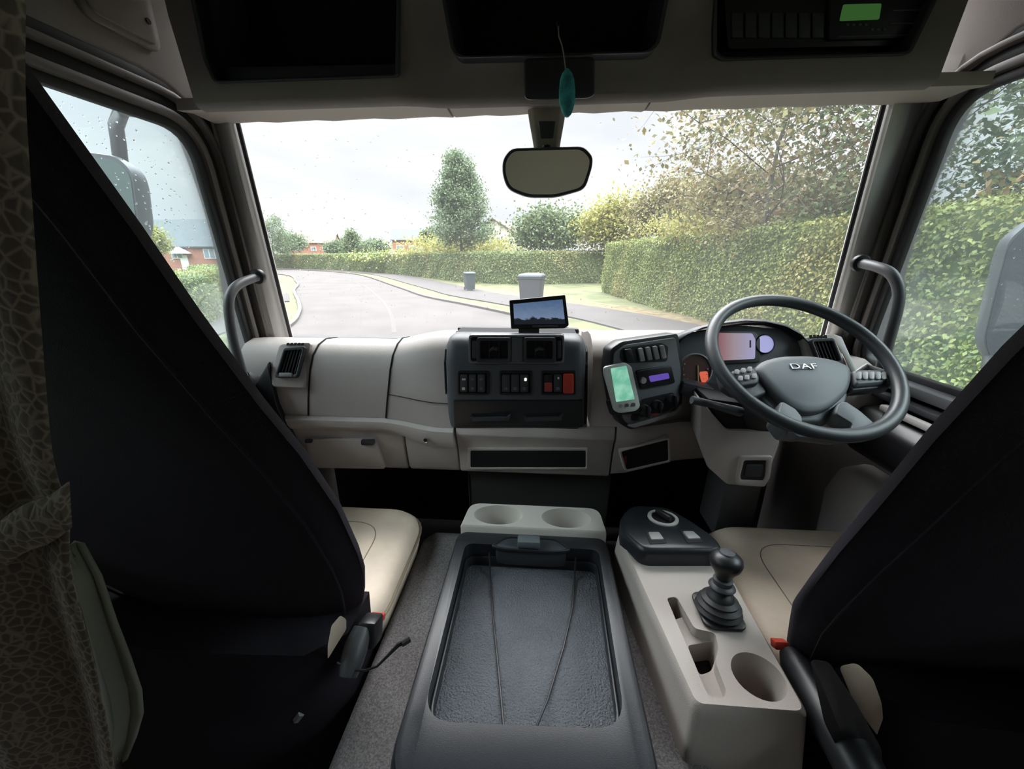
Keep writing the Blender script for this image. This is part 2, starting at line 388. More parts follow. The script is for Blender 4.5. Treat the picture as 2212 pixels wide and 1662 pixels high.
# right bay: switch panel and tachograph
PT = Plane(PO(1750, 50, -.035), PO.n)
obj('switch_panel', plate(MB(), PT, rpoly([(1562, -60), (2040, -60), (1950, 98), (1572, 106)], 10), -.02, 0), BLACK, oc, bevel=.002)
for k in range(7):
    x = 1578 + k * 29
    obj('blank_switch', plate(MB(), PT, rrect(x, 30, x + 24, 84, 3), -.002, .006), DARK, oc, bevel=.002)
tg = thing('tachograph', 'black tachograph unit with a green lit display in the right overhead bay', 'tachograph', PT(1880, 60))
obj('housing', plate(MB(), PT, rpoly([(1788, -60), (2030, -60), (1968, 86), (1782, 90)], 6), 0, .012), BLACK, tg, bevel=.002)
GREEN = mat('green_lit_display', (0.03, 0.10, 0.03), .4, emit=((0.12, 0.36, 0.08), .16))
obj('display', plate(MB(), PT, rpoly([(1812, 16), (1893, 14), (1888, 48), (1804, 51)], 4), .011, .0135), GREEN, tg)
TLINE = mat('dim_grey_edge', (0.12, 0.12, 0.13), .4)
for q in ([(1918, 28), (1990, 26), (1990, 28.5), (1918, 30.5)], [(1912, 56), (1975, 55), (1975, 57.5), (1912, 58.5)], [(1800, 84), (1985, 79), (1985, 81), (1800, 86)]):
    obj('card_slot', plate(MB(), PT, q, .011, .0145), TLINE, tg)
for k in range(7):
    x = 1818 + k * 13
    obj('button', plate(MB(), PT, rrect(x, 57 + (k > 3) * 10, x + 6, 62 + (k > 3) * 10, 1), .011, .0145), TLINE, tg)
# mirror base plate
obj('mirror_base', plate(MB(), Plane((0, 1.0, 2.56), (0, -1, -.35)), rpoly([(1132, 128), (1283, 124), (1282, 205), (1268, 212), (1134, 216)], 14, 4), 0, .03), BLACK, oc, bevel=.004)

# interior mirror
PM = Plane(P(1180, 375, Y=1.08), (.02, -1, -.10))
rm = thing('interior_mirror', 'rounded interior mirror hanging on a stem from the top centre of the windscreen', 'mirror', PM(1180, 300))
stem = []
for y, hw in ((235, 42), (262, 38), (300, 31), (330, 26)):
    c = P(1181, y, Y=1.17 - (y - 235) * .0006)
    k = hw / F
    stem.append([c + Vector((sx * k, sy, 0)) for sx, sy in ((-1, .0), (-.7, -.012), (.7, -.012), (1, 0), (.9, .03), (-.9, .03))])
GREYST = mat('translucent_grey_stem', (0.36, 0.33, 0.31), .35)
obj('stem', MB().loft(stem), GREYST, rm, bevel=.003)
obj('stem_inset', plate(MB(), Plane(P(1181, 285, Y=1.12), (0, -1, -.1)), [(1163, 262), (1200, 262), (1193, 312), (1170, 312)], -.004, .004), DARK, rm, bevel=.002)
obj('ball_joint', MB().lathe([(.001, -.016), (.010, -.012), (.015, 0), (.010, .012), (.001, .016)], PM(1182, 325, -.02)), BLACK, rm)
mo = rpoly([(1088, 345), (1105, 322), (1260, 318), (1279, 340), (1277, 362), (1262, 408), (1200, 425), (1140, 425), (1098, 408), (1087, 375)], 16, 4)
mi = grow(mo, -5)
hb = MB().loft([[PM(x, y, 0) for x, y in grow(mo, 1)], [PM(x, y, -.008) for x, y in grow(mo, 3)], [PM(x, y, -.022) for x, y in grow(mo, -1)], [PM(x, y, -.038) for x, y in grow(mo, -30)]])
obj('housing', hb, DARK, rm, ang=60)
obj('mirror_glass', plate(MB(), PM, mi, -.001, .0015), MIRROR, rm)
# air freshener
af = thing('air_freshener', 'teal air freshener dangling on a thin cord in front of the mirror base', 'air freshener', P(1224, 200, Y=.90))
TEAL = mat('teal_card', (0.05, 0.36, 0.40), .6, bump=.8, bscale=120, var=.4, vscale=60)
fs = []
for y, hw in ((150, 3), (158, 9), (172, 13), (195, 15), (220, 15), (238, 11), (247, 8), (252, 4)):
    c = P(1225, y, Y=.90); k = hw / F * .88
    fs.append([c + Vector((cos(a) * k, sin(a) * .006, 0)) for a in [i * pi / 6 for i in range(12)]])
obj('scented_card', MB().loft(fs), TEAL, af, ang=60)
obj('cord', MB().tube([P(1206, 58, Y=.93), P(1207, 78, Y=.925), P(1214, 98, Y=.92), P(1218, 118, Y=.91), P(1222, 150, Y=.90)], .0014, 6), mat('grey_cord', (.3, .3, .3), .7), af)
obj('hook', MB().tube([P(1206, 58, Y=.93), P(1205, 54, Y=.95), P(1203, 48, Y=.968)], .003, 6), BLACK, oc)

# ================================================================== DASHBOARD
db = thing('dashboard', 'beige and anthracite truck dashboard running the full width under the windscreen', 'dashboard', (.02, 1.3, 1.45))
def secP(x):
    t = min(1, max(0, (x + .50) / .20)); e = t * t * (3 - 2 * t); r = min(1, max(0, (x + .62) / .1))
    zt = 1.893 + .045 * e; d = .012 * e
    zl = 1.703 - .022 * e
    zt += .042 - .012 * e
    return [Vector((x, y, z)) for y, z in ((1.60, zt - .09), (1.42, zt - .05), (1.30, zt - .010), (1.23, zt), (1.185, zt - .010), (1.152 - d, zt - .038), (1.138 - d, zt - .08), (1.130 - d, zl + .06), (1.130 - d, zl))]
pp = [secP(-.955 + k * (.688 / 24)) for k in range(25)]
top = MB().loft([s + [Vector((s[0].x, 1.60, s[-1].z))] for s in pp])
obj('passenger_pad', top, BEIGE, db, ang=55)
def lipsec(x):
    t = min(1, max(0, (x + .50) / .20)); e = t * t * (3 - 2 * t); zl = 1.703 - .022 * e; d = .012 * e; h = .045 + .02 * e
    return [Vector((x, y - d, z)) for y, z in ((1.30, zl - .001), (1.145, zl - .001), (1.122, zl - .001), (1.112, zl - .008), (1.110, zl - h * .6), (1.122, zl - h), (1.150, zl - h - .006), (1.30, zl - h - .006))]
obj('knee_rail', MB().loft([lipsec(-.955 + k * (.690 / 24)) for k in range(25)]), BEIGE, db, ang=45)
def lowsec(x, zo=1.50):
    return [Vector((x, y, z)) for y, z in ((1.45, 1.66), (1.135, 1.66), (1.140, 1.60), (1.152, zo + .02), (1.165, zo), (1.45, zo - .02))]
obj('lower_panel', MB().loft([lowsec(x) for x in (-.955, -.44)]), BEIGE, db, bevel=.006)
obj('lower_panel', MB().loft([lowsec(x) for x in (-.434, -.262)]), BEIGE, db, bevel=.006)
PL = Plane((0, 1.132, 1.6), (0, -1, -.08))
gb = obj('glovebox_lid', plate(MB(), PL, rpoly([(662, 948), (812, 948), (835, 1012), (672, 1010)], 8), -.01, .006), BEIGE, db, bevel=.004)
obj('latch', plate(MB(), PL, rrect(783, 946, 812, 958, 4), .004, .014), DARK, gb, bevel=.002)
obj('latch', plate(MB(), PL, rrect(662, 946, 678, 954, 3), .004, .012), DARK, gb, bevel=.002)
# seams in the pad
for x in (-.745, -.487):
    s = secP(x); s2 = [secP(x + .035 * max(0, (p.z - 1.70)) / .2)[i] for i, p in enumerate(s)]
    obj('seam', MB().tube([p + Vector((0, -.0005, .0008)) for p in s2[1:]], .0028, 6), VOID, db)
s = [secP(-.474 + k * .20 / 8)[7] for k in range(9)]
obj('seam', MB().tube([p + Vector((0, -.001, .022)) for p in s], .0012, 5), VOID, db)
obj('key_lock', MB().lathe([(.009, 0), (.009, .004), (.006, .006)], P(921, 952, Y=1.097), Matrix.Rotation(pi / 2, 3, 'X'), 14), SILVER, db)
obj('key_slot', MB().lathe([(.006, 0), (.006, .002)], P(919, 951, Y=1.0905), Matrix.Rotation(pi / 2, 3, 'X'), 14), VOID, db)

def air_vent(pl, quad, nsl=7, h=0.0, vertical=True, frame_m=DARK, parent=db):
    """quad TL TR BR BL in pixels"""
    v = obj('air_vent', frame(MB(), pl, rpoly(grow(quad, 5), 6), rpoly(grow(quad, -2), 4), -.012 + h, .004 + h), frame_m, parent, bevel=.002)
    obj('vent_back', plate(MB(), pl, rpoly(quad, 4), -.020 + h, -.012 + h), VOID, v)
    TL, TR, BR, BL = [Vector(q) for q in quad]
    for k in range(1, nsl):
        t = k / nsl
        if vertical: a, b = TL.lerp(TR, t), BL.lerp(BR, t); q = [(a.x - 1.2, a.y), (a.x + 1.2, a.y), (b.x + 1.2, b.y), (b.x - 1.2, b.y)]
        else: a, b = TL.lerp(BL, t), TR.lerp(BR, t); q = [(a.x, a.y - 1.2), (b.x, b.y - 1.2), (b.x, b.y + 1.2), (a.x, a.y + 1.2)]
        obj('slat', plate(MB(), pl, q, -.011 + h, -.003 + h), BLACK, v)
    return v
# left demist vent on the angled end of the dashboard
PV = Plane(P(625, 785, Y=1.13), (.12, -1, .42))
obj('vent_bezel', plate(MB(), PV, rpoly([(600, 742), (668, 738), (652, 838), (583, 835), (580, 800)], 8), -.07, -.010), BEIGE, db, bevel=.006)
air_vent(PV, [(618, 757), (657, 754), (642, 812), (600, 812)], 6, .004)
obj('vent_thumbwheel', plate(MB(), PV, rrect(606, 806, 634, 815, 3), -.002, .010), SWITCHG, db, bevel=.002)
PVt = Plane(P(632, 744, Y=1.22), (0, -.35, 1))
for k in range(5):
    obj('demist_slot', plate(MB(), PV, [(617 + k * 8, 740), (622 + k * 8, 740), (620 + k * 8, 745), (615 + k * 8, 745)], -.011, -.008), VOID, db)

# centre panel
PC = Plane((0, 1.095, 1.86), (.0, -1, .16))
cprof = [(1.50, 1.925), (1.30, 1.955), (1.18, 1.975), (1.13, 1.976), (1.098, 1.965), (1.085, 1.94), (1.078, 1.90), (1.112, 1.70), (1.114, 1.685), (1.50, 1.685)]
cs = []
for k, x in enumerate((-.288, -.282, -.276, -.264, -.25, -.2, -.07, .06, .105, .120, .132, .139, .145)):
    e = min(1, min(x + .288, .145 - x) / .03); e = sqrt(max(0, 1 - (1 - e) ** 2))
    x = (x + .0715) * 1.0 - .0715
    cs.append([Vector((x if z < 1.8 else -.0715 + (x + .0715) * .945, y + .03 * (1 - e) if y < 1.2 else y, z - (.035 * (1 - e) if z > 1.9 else 0))) for y, z in cprof])
cpan = obj('centre_panel', MB().loft(cs), CENTRE, db, ang=50)
obj('panel_gap', MB().tube([s_ + Vector((-.002, -.002, 0)) for s_ in cs[0][1:9]], .004, 6), VOID, db)
obj('panel_gap', MB().tube([s_ + Vector((.002, -.002, 0)) for s_ in cs[-1][1:9]], .004, 6), VOID, db)
edge = [PC(x, y, .001) for x, y in [(962, 722), (972, 740), (976, 800), (977, 922)]]
PCT = Plane((0, 1.16, 1.998), (0, -.05, 1))
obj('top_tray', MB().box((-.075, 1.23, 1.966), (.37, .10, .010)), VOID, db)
obj('top_lip', MB().box((-.075, 1.295, 1.962), (.40, .025, .016)), DARK, db, bevel=.004)
def recess(pl, poly, h=.002, m=VOID, nm='recess', parent=db):
    return obj(nm, plate(MB(), pl, poly, -.01, h), m, parent)
PC = Plane(P(1115, 820, Y=1.085), (0, -1, -.17))
GL = mat('grey_bezel_edge', (0.16, 0.17, 0.18), .4)
obj('vent_surround', frame(MB(), PC, rrect(1013, 722, 1219, 784, 8), rrect(1018, 727, 1214, 779, 6), -.01, .007), GL, db, bevel=.002)
recess(PC, rrect(1017, 726, 1215, 780, 6), .003)
air_vent(PC, [(1036, 731), (1100, 731), (1100, 775), (1036, 775)], 3, .010)
air_vent(PC, [(1136, 731), (1196, 731), (1196, 775), (1136, 775)], 3, .010)
for x0, x1 in ((1021, 1033), (1203, 1212)):
    obj('thumbwheel', plate(MB(), PC, rrect(x0, 734, x1, 772, 3), 0, .010), DARK, db, bevel=.002)
obj('vent_divider', plate(MB(), PC, rrect(1105, 727, 1130, 779, 2), 0, .012), CENTRE, db, bevel=.003)
for xx in (1067, 1165):
    obj('vent_tab', plate(MB(), PC, rpoly([(xx - 10, 752), (xx, 746), (xx + 10, 749), (xx + 8, 753), (xx, 751), (xx - 9, 756)], 1), .008, .018), DARK, db, bevel=.001)
for g, (x0, x1) in enumerate(((991, 1055), (1081, 1148), (1171, 1242))):
    obj('switch_bank', frame(MB(), PC, rrect(x0 - 2, 801, x1 + 2, 852, 4), rrect(x0 + 2, 805, x1 - 2, 848, 3), -.01, .004), BLACK, db, bevel=.001)
    recess(PC, rrect(x0, 803, x1, 850, 3), .001)
    n = 3
    for k in range(n):
        a = x0 + 4 + k * (x1 - x0 - 8) / n; b = a + (x1 - x0 - 8) / n - 3
        if g == 2 and k == 2: obj('hazard_switch', plate(MB(), PC, rrect(a - 1, 806, b + 4, 847, 4), 0, .012), RED, db, bevel=.003); continue
        s_ = obj('rocker_switch', plate(MB(), PC, rrect(a, 808, b, 845, 3), 0, .008), DARK if not (g == 2 and k == 0) else BLACK, db, bevel=.002)
        if g == 2 and k == 0: obj('red_button', plate(MB(), PC, rrect(a + 1, 824, b - 1, 843, 2), .006, .010), mat('dull_red_plastic', (.35, .05, .04), .4), s_, bevel=.001)
        obj('symbol', plate(MB(), PC, rrect(a + 5, 834, b - 5, 840, 1), .007, .0088), TLINE, s_)
        if g == 0: obj('symbol', plate(MB(), PC, rrect(a + 4, 815, b - 4, 819, 1), .007, .0088), WHITEP if k == 0 else TLINE, s_)
        if g == 0 and k == 0: obj('symbol', plate(MB(), PC, rrect(a + 4, 834, b - 5, 840, 2), .007, .0089), WHITEP, s_)
LAMP = mat('lit_indicator', (1, 1, .9), .4, emit=((1, 1, .85), 1.0))
obj('indicator_lamp', plate(MB(), PC, rrect(1133, 814, 1138, 820, 2), .006, .011), LAMP, db)
obj('indicator_lamp', plate(MB(), PC, rrect(1204, 812, 1208, 816, 2), .006, .011), WHITEP, db)
dr = obj('drawer_panel', plate(MB(), PC, rpoly([(980, 864), (1258, 864), (1259, 922), (982, 924)], 3), -.02, .004), BLACK, db, bevel=.002)
for x0, x1 in ((1018, 1104), (1130, 1216)):
    obj('handle_recess', plate(MB(), PC, rpoly([(x0, 893), (x1, 889), (x1 - 14, 902), (x0 + 14, 903)], 4), .003, .0055), VOID, dr)
    obj('drawer_handle', plate(MB(), PC, rpoly([(x0 + 8, 899), (x1 - 8, 897), (x1, 890), (x1 - 4, 904), (x0 + 6, 906), (x0, 895)], 2), .004, .014), DARK, dr, bevel=.002)

# dashboard on the driver's side
def secD(x):
    t = min(1, max(0, (x - .30) / .16)); rr_ = min(1, max(0, (x - .80) / .10))
    zt = 1.960 + .002 * t - .065 * rr_; d = .09 * t * (1 - rr_)
    return [Vector((x, y, z)) for y, z in ((1.60, zt - .05), (1.44, zt - .03), (1.32, zt - .003), (1.24 + d * .5, zt), (1.18 + d, zt - .02), (1.145 + d, zt - .06), (1.13 + d, zt - .12), (1.12 + d, 1.76), (1.12 + d, 1.70), (1.60, 1.70))]
obj('driver_pad', MB().loft([secD(.158 + k * .832 / 28) for k in range(29)]), BEIGE, db, ang=55)
def secDL(x, zo):
    t = min(1, max(0, (x - .30) / .16)); d = .06 * t
    return [Vector((x, y + d, z)) for y, z in ((1.5, 1.70), (1.118, 1.70), (1.112, 1.69), (1.110, 1.66), (1.12, 1.645), (1.135, 1.60), (1.150, zo + .01), (1.165, zo), (1.5, zo))]
o1 = obj('centre_lower_panel', MB().loft([secDL(x, 1.50) for x in (-.258, .235)]), BEIGE, db, bevel=.005)
PN = Plane((0, 1.135, 1.6), (0, -1, -.16))
obj('cubby_rim', frame(MB(), PN, rrect(1010, 966, 1270, 1013, 4), rrect(1017, 972, 1265, 1008, 3), -.01, .007), BEIGE, db, bevel=.003)
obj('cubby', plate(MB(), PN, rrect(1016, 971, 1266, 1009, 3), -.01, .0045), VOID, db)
o2 = obj('driver_lower_panel', MB().loft([secDL(.24 + k * .05, 1.51 + k * .006) for k in range(8)]), BEIGE, db, bevel=.0)
PN2 = Plane(P(1390, 985, Y=1.14), (.15, -1, -.16))
q = [(1340, 972), (1440, 946), (1442, 992), (1352, 1012)]
obj('cubby_rim', frame(MB(), PN2, rpoly(grow(q, 5), 5), rpoly(q, 4), -.02, .012), BEIGE, db, bevel=.003)
obj('cubby', plate(MB(), PN2, rpoly(q, 4), -.02, .006), VOID, db)
obj('dangling_tag', plate(MB(), PN2, [(1345, 985), (1352, 983), (1352, 1000), (1346, 1001)], .006, .008), mat('dull_red_plastic', (0, 0, 0)), db)
# bulkhead below the dashboard
DKB = mat('dark_bulkhead_trim', (0.075, 0.072, 0.072), .7, bump=.3, bscale=200)
obj('bulkhead_cover', MB().loft([[Vector((x, y, z)) for y, z in ((1.22, 1.50), (1.24, 1.20), (1.34, FL), (1.58, FL), (1.58, 1.50))] for x in (-.25, .26)]), DKB, db, bevel=.01)
obj('bulkhead_seam', MB().tube([P(1014, 1025, Y=1.222), P(1016, 1060, Y=1.228), P(1018, 1105, Y=1.236)], .003, 6), VOID, db)

# driver switch and radio panel
PD = Plane(P(1395, 835, Y=1.105), (.30, -1, .10))
dq = [(1322, 757), (1345, 741), (1420, 730), (1462, 724), (1474, 800), (1470, 876), (1440, 900), (1365, 926), (1345, 915), (1330, 880), (1318, 800)]
dsw = obj('switch_panel', plate(MB(), PD, rpoly(grow(dq, 4), 8), -.05, 0), BLACK, db, bevel=.004)
obj('panel_bezel', plate(MB(), PD, rpoly(grow(dq, -5), 8), -.01, .006), MIDG, db, bevel=.003)
obj('bezel_edge', plate(MB(), PD, rpoly([(1362, 915), (1455, 886), (1466, 870), (1467, 878), (1452, 896), (1366, 922), (1352, 918)], 3), .003, .012), SWITCHG, db, bevel=.002)
recess(PD, rpoly([(1340, 752), (1425, 740), (1440, 748), (1438, 780), (1345, 784), (1336, 772)], 6), .008, BLACK, 'switch_recess')
for k, x in enumerate((1354, 1380, 1396, 1411, 1426)):
    ww = 15 if k == 0 else 10; y = 768 - k * 2.0
    obj('rocker_switch', plate(MB(), PD, rpoly([(x - ww / 2 - 3, y - 14), (x + ww / 2 - 3, y - 16), (x + ww / 2 + 3, y + 12), (x - ww / 2 + 3, y + 14)], 3), .004, .016), SWITCHG if k else BLACK, db, bevel=.003)
# radio
PUR = mat('violet_radio_display', (0.05, 0.03, 0.12), .2, emit=((0.15, 0.09, 0.5), .5))
rd = thing('radio', 'black radio with a violet lit display beside the phone in the driver panel', 'radio', PD(1412, 812))
obj('housing', plate(MB(), PD, rpoly([(1370, 800), (1445, 788), (1454, 826), (1380, 840)], 5), .004, .012), BLACK, rd, bevel=.002)
obj('display', plate(MB(), PD, rpoly([(1396, 811), (1438, 804), (1441, 816), (1400, 824)], 3), .011, .0130), PUR, rd)
obj('knob', MB().lathe([(.010, 0), (.009, .008), (.001, .009)], PD(1383, 820, .011), PD.n.to_track_quat('Z', 'Y').to_matrix(), 16), SWITCHG, rd)
# heater controls
obj('heater_recess', plate(MB(), PD, rpoly([(1382, 862), (1452, 846), (1460, 870), (1440, 888), (1378, 902), (1372, 880)], 8), .003, .008), BLACK, db)
for x, y in ((1388, 884), (1414, 874), (1446, 862)):
    obj('heater_knob', MB().lathe([(.017, 0), (.015, .016), (.011, .020), (.001, .021)], PD(x, y, .006), PD.n.to_track_quat('Z', 'Y').to_matrix(), 20), DARK, db)
    obj('knob_ridge', plate(MB(), PD, rrect(x - 2.5, y - 12, x + 2.5, y + 12, 1), .020, .034), BLACK, db, bevel=.002)
obj('red_mark', plate(MB(), PD, rrect(1400, 892, 1420, 896, 1), .007, .0095), mat('dull_red_plastic', (0, 0, 0)), db)
# phone in its holder
PPH = Plane(P(1343, 838, Y=1.065), (.16, -1, .10))
ph = thing('phone_holder', 'dark bracket clamping the white phone to the left edge of the driver panel', 'holder', PPH(1350, 890))
obj('cradle', plate(MB(), PPH, rpoly([(1312, 868), (1388, 868), (1386, 896), (1322, 900)], 6), -.022, -.009), BLACK, ph, bevel=.003)
obj('arm', MB().tube([PPH(1350, 880, -.03), PPH(1362, 900, -.035), PD(1366, 905, .0)], .010, 10), BLACK, ph)
obj('knob', MB().lathe([(.014, 0), (.012, .014), (.001, .016)], PPH(1376, 905, -.03), PPH.n.to_track_quat('Z', 'Y').to_matrix(), 14), BLACK, ph)
fo = rpoly([(1304, 793), (1350, 783), (1364, 792), (1383, 878), (1374, 888), (1338, 893), (1326, 888), (1304, 808)], 6)
pe = thing('phone', 'white phone with a pale green screen held upright left of the steering wheel', 'phone', PPH(1343, 838))
obj('body', plate(MB(), PPH, fo, -.008, .003), mat('white_phone_plastic', (.62, .68, .62), .35), pe, bevel=.003)
scr, t, A, L, o = node_mat('pale_green_phone_screen')
c_ = A('ShaderNodeTexCoord'); n_ = A('ShaderNodeTexNoise', Scale=30.0, Detail=4.0); L(c_.outputs['Object'], n_.inputs['Vector'])
r_ = A('ShaderNodeValToRGB'); r_.color_ramp.elements[0].position = .4; r_.color_ramp.elements[1].position = .65
r_.color_ramp.elements[0].color = (.16, .48, .34, 1); r_.color_ramp.elements[1].color = (.33, .66, .50, 1); L(n_.outputs['Fac'], r_.inputs[0])
e_ = A('ShaderNodeEmission', Strength=.72); L(r_.outputs[0], e_.inputs[0]); L(e_.outputs[0], o.inputs[0])
obj('screen', plate(MB(), PPH, rpoly([(1318, 796), (1352, 790), (1370, 862), (1330, 868)], 2), .002, .0042), scr, pe)
for k in range(3): obj('button', plate(MB(), PPH, rrect(1336 + k * 14, 873 - k * 1.5, 1343 + k * 14, 880 - k * 1.5, 2), .002, .005), TLINE if k else SWITCHG, pe)

# instrument cluster
PK = Plane(P(1600, 770, Y=1.225), (.03, -1, .34))
clu = obj('instrument_panel', plate(MB(), PK, rpoly([(1468, 735), (1500, 715), (1600, 702), (1690, 712), (1745, 762), (1740, 800), (1690, 860), (1540, 850), (1480, 842), (1462, 810)], 14), -.03, 0), MIDG, db, bevel=.004)
hood = []
hp = [(1452, 742), (1470, 728), (1500, 714), (1545, 704), (1600, 697), (1650, 697), (1690, 706), (1720, 722), (1742, 745), (1756, 772), (1762, 800)]
for i, (x, y) in enumerate(hp):
    a = PK(x, y, .052 * sin(pi * min(1, (i + 1.2) / 6)) * .9 + .012); b = PK(x, y, -.06)
    cx_, cy_ = 1610, 800; o_ = Vector((x - cx_, y - cy_)).normalized() * 9
    a2 = PK(x + o_.x, y + o_.y * .6, .040 * sin(pi * min(1, (i + 1.2) / 6)) * .9 + .006); b2 = PK(x + o_.x, y + o_.y * .9, -.09)
    hood.append([a, a2, b2, b])
obj('instrument_hood', MB().loft(hood), CENTRE, db, bevel=.002, ang=50)
obj('hood_liner', MB().loft([[PK(x + (1610 - x) * .03, y + 4, .03), PK(x + (1610 - x) * .03, y + 6, -.0)] for x, y in hp[2:]], closed=False), VOID, db)
lcd, t, A, L, o = node_mat('lilac_trip_display')
c_ = A('ShaderNodeTexCoord'); s_ = A('ShaderNodeSeparateXYZ'); L(c_.outputs['Generated'], s_.inputs[0])
r_ = A('ShaderNodeValToRGB'); r_.color_ramp.elements[0].color = (.30, .11, .12, 1); r_.color_ramp.elements[1].color = (.42, .42, .66, 1); r_.color_ramp.elements.new(.45).color = (.40, .32, .36, 1)
L(s_.outputs['X'], r_.inputs[0]); e_ = A('ShaderNodeEmission', Strength=.62); L(r_.outputs[0], e_.inputs[0]); L(e_.outputs[0], o.inputs[0])
obj('display_frame', plate(MB(), PK, rpoly([(1536, 712), (1628, 716), (1640, 730), (1640, 784), (1540, 788)], 6), -.002, .006), BLACK, db, bevel=.002)
obj('trip_display', plate(MB(), PK, rpoly([(1546, 720), (1622, 721), (1629, 735), (1628, 776), (1550, 780)], 4), .004, .0075), lcd, db)
obj('speed_tick', plate(MB(), PK, rrect(1616, 736, 1619, 752, 1), .007, .009), DARK, db)
LIL = mat('lilac_gauge_face', (.4, .4, .6), .3, emit=((.42, .42, .75), .55))
qm = PK.n.to_track_quat('Z', 'Y').to_matrix()
def gauge(px, py, r, face, ringm, nm='gauge'):
    g = obj(nm, MB().lathe([(r, 0), (r * 1.02, .006), (r * .93, .010), (r * .90, .004), (.001, .004)], PK(px, py, 0), qm, 28), ringm, db)
    obj('gauge_face', MB().lathe([(r * .88, 0), (r * .88, .0015), (.001, .0015)], PK(px, py, .004), qm, 28), face, g)
    return g
gauge(1650, 744, .030, LIL, BLACK)
gf = mat('dark_dial_face', (0.10, 0.05, 0.045), .3)
g1 = gauge(1500, 800, .052, gf, SWITCHG)
for k in range(9):
    a = radians(210 - k * 27); c_ = PK(1500, 800, .0062); ux = qm @ Vector((1, 0, 0)); uz = Vector((0, .3, .95))
    p_ = c_ + Vector((cos(a) * .037, 0, 0)) + PK.n.cross(Vector((1, 0, 0))).normalized() * (sin(a) * -.037)
    obj('tick', MB().box(p_, (.004, .002, .004)), WHITEP, g1)
obj('warning_light', plate(MB(), PK, rpoly([(1508, 804), (1526, 802), (1528, 824), (1514, 828)], 5), .0055, .008), mat('orange_red_light', (.6, .1, .06), .4, emit=((.8, .14, .07), .5)), g1)
obj('needle', plate(MB(), PK, [(1504, 790), (1506, 790), (1507, 828), (1505, 828)], .0055, .009), mat('yellow_needle', (.6, .55, .2), .4), g1)
g2 = gauge(1700, 830, .05, gf, DARK)
# right demist vent
PW = Plane(P(1785, 750, Y=1.20), (-.10, -1, .45))
obj('vent_bezel', plate(MB(), PW, rpoly([(1738, 728), (1802, 720), (1832, 780), (1838, 800), (1760, 800)], 6), -.05, -.010), BEIGE, db, bevel=.006)
air_vent(PW, [(1752, 738), (1796, 736), (1814, 782), (1770, 786)], 6, .004)
for k in range(5):
    obj('demist_slot', plate(MB(), PW, [(1752 + k * 8, 723), (1757 + k * 8, 722), (1759 + k * 8, 729), (1754 + k * 8, 730)], -.011, -.008), VOID, db)
obj('end_cap', MB().loft([[P(1800, 722, Y=1.24), P(1818, 728, Y=1.24), P(1850, 800, Y=1.16), P(1838, 805, Y=1.16)], [P(1800, 722, Y=1.4), P(1818, 728, Y=1.4), P(1850, 800, Y=1.4), P(1838, 805, Y=1.4)]]), LGREY, db, bevel=.003)

# rear view monitor on the dash top
PS = Plane(P(1165, 675, Y=1.12), (.03, -1, .08))
mn = thing('reversing_monitor', 'small black monitor with a blue picture standing on the dash centre', 'monitor', PS(1165, 712))
obj('housing', plate(MB(), PS, rpoly([(1100, 649), (1221, 637), (1229, 703), (1220, 710), (1104, 711)], 3), -.018, 0), BLACK, mn, bevel=.002)
scr, t, A, L, o = node_mat('blue_camera_picture')
c_ = A('ShaderNodeTexCoord'); s_ = A('ShaderNodeSeparateXYZ'); L(c_.outputs['Generated'], s_.inputs[0])
n_ = A('ShaderNodeTexNoise', Scale=9.0, Detail=2.0); L(c_.outputs['Generated'], n_.inputs['Vector'])
ma = A('ShaderNodeMath', operation='MULTIPLY_ADD'); L(n_.outputs['Fac'], ma.inputs[0]); ma.inputs[1].default_value = -.35; L(s_.outputs['Z'], ma.inputs[2])
r_ = A('ShaderNodeValToRGB'); e0, e1 = r_.color_ramp.elements; e0.color = (.012, .015, .02, 1); e0.position = .02; e1.color = (.07, .12, .22, 1); e1.position = .75
r_.color_ramp.elements.new(.10).color = (.15, .21, .32, 1); r_.color_ramp.elements.new(.06).color = (.02, .025, .03, 1)
L(ma.outputs[0], r_.inputs[0]); e_ = A('ShaderNodeEmission', Strength=.8); L(r_.outputs[0], e_.inputs[0]); L(e_.outputs[0], o.inputs[0])
obj('screen', plate(MB(), PS, [(1109, 657), (1215, 647), (1221, 700), (1111, 701)], -.001, .0012), scr, mn)
obj('button_strip', plate(MB(), PS, [(1150, 703), (1205, 702), (1206, 706), (1150, 707)], -.001, .002), TLINE, mn)
obj('stand', plate(MB(), PS, rrect(1120, 706, 1165, 722, 3), -.022, -.004), DARK, mn, bevel=.003)

# ================================================================== STEERING COLUMN AND WHEEL
WC = Vector((.628, .966, 1.960)); TA, YA = radians(36.0), radians(4.3)
U = Vector((cos(YA), sin(YA), 0)); V = Vector((-sin(YA) * cos(TA), cos(YA) * cos(TA), sin(TA))); WN = U.cross(V).normalized()
if WN.z < 0: WN = -WN
PWH = Plane(WC, WN)
sw = thing('steering_wheel', 'large dark grey four-spoke steering wheel in front of the driver seat', 'steering wheel', WC)
RM = .2075
obj('rim', MB().tube([WC + U * (RM * cos(a)) + V * (RM * sin(a)) for a in [2 * pi * k / 72 for k in range(72)]], .0155, 14, closed=True), WHEEL, sw, ang=80)
def pad(name, poly, h0, h1, m, inset=6, r=8, parent=sw, bev=.004):
    q = rpoly(poly, r, 4); q1 = grow(q, -inset)
    return obj(name, MB().loft([[PWH(x, y, h0) for x, y in q], [PWH(x, y, h1 - .006) for x, y in q], [PWH(x, y, h1) for x, y in q1]]), m, parent, bevel=bev, ang=50)
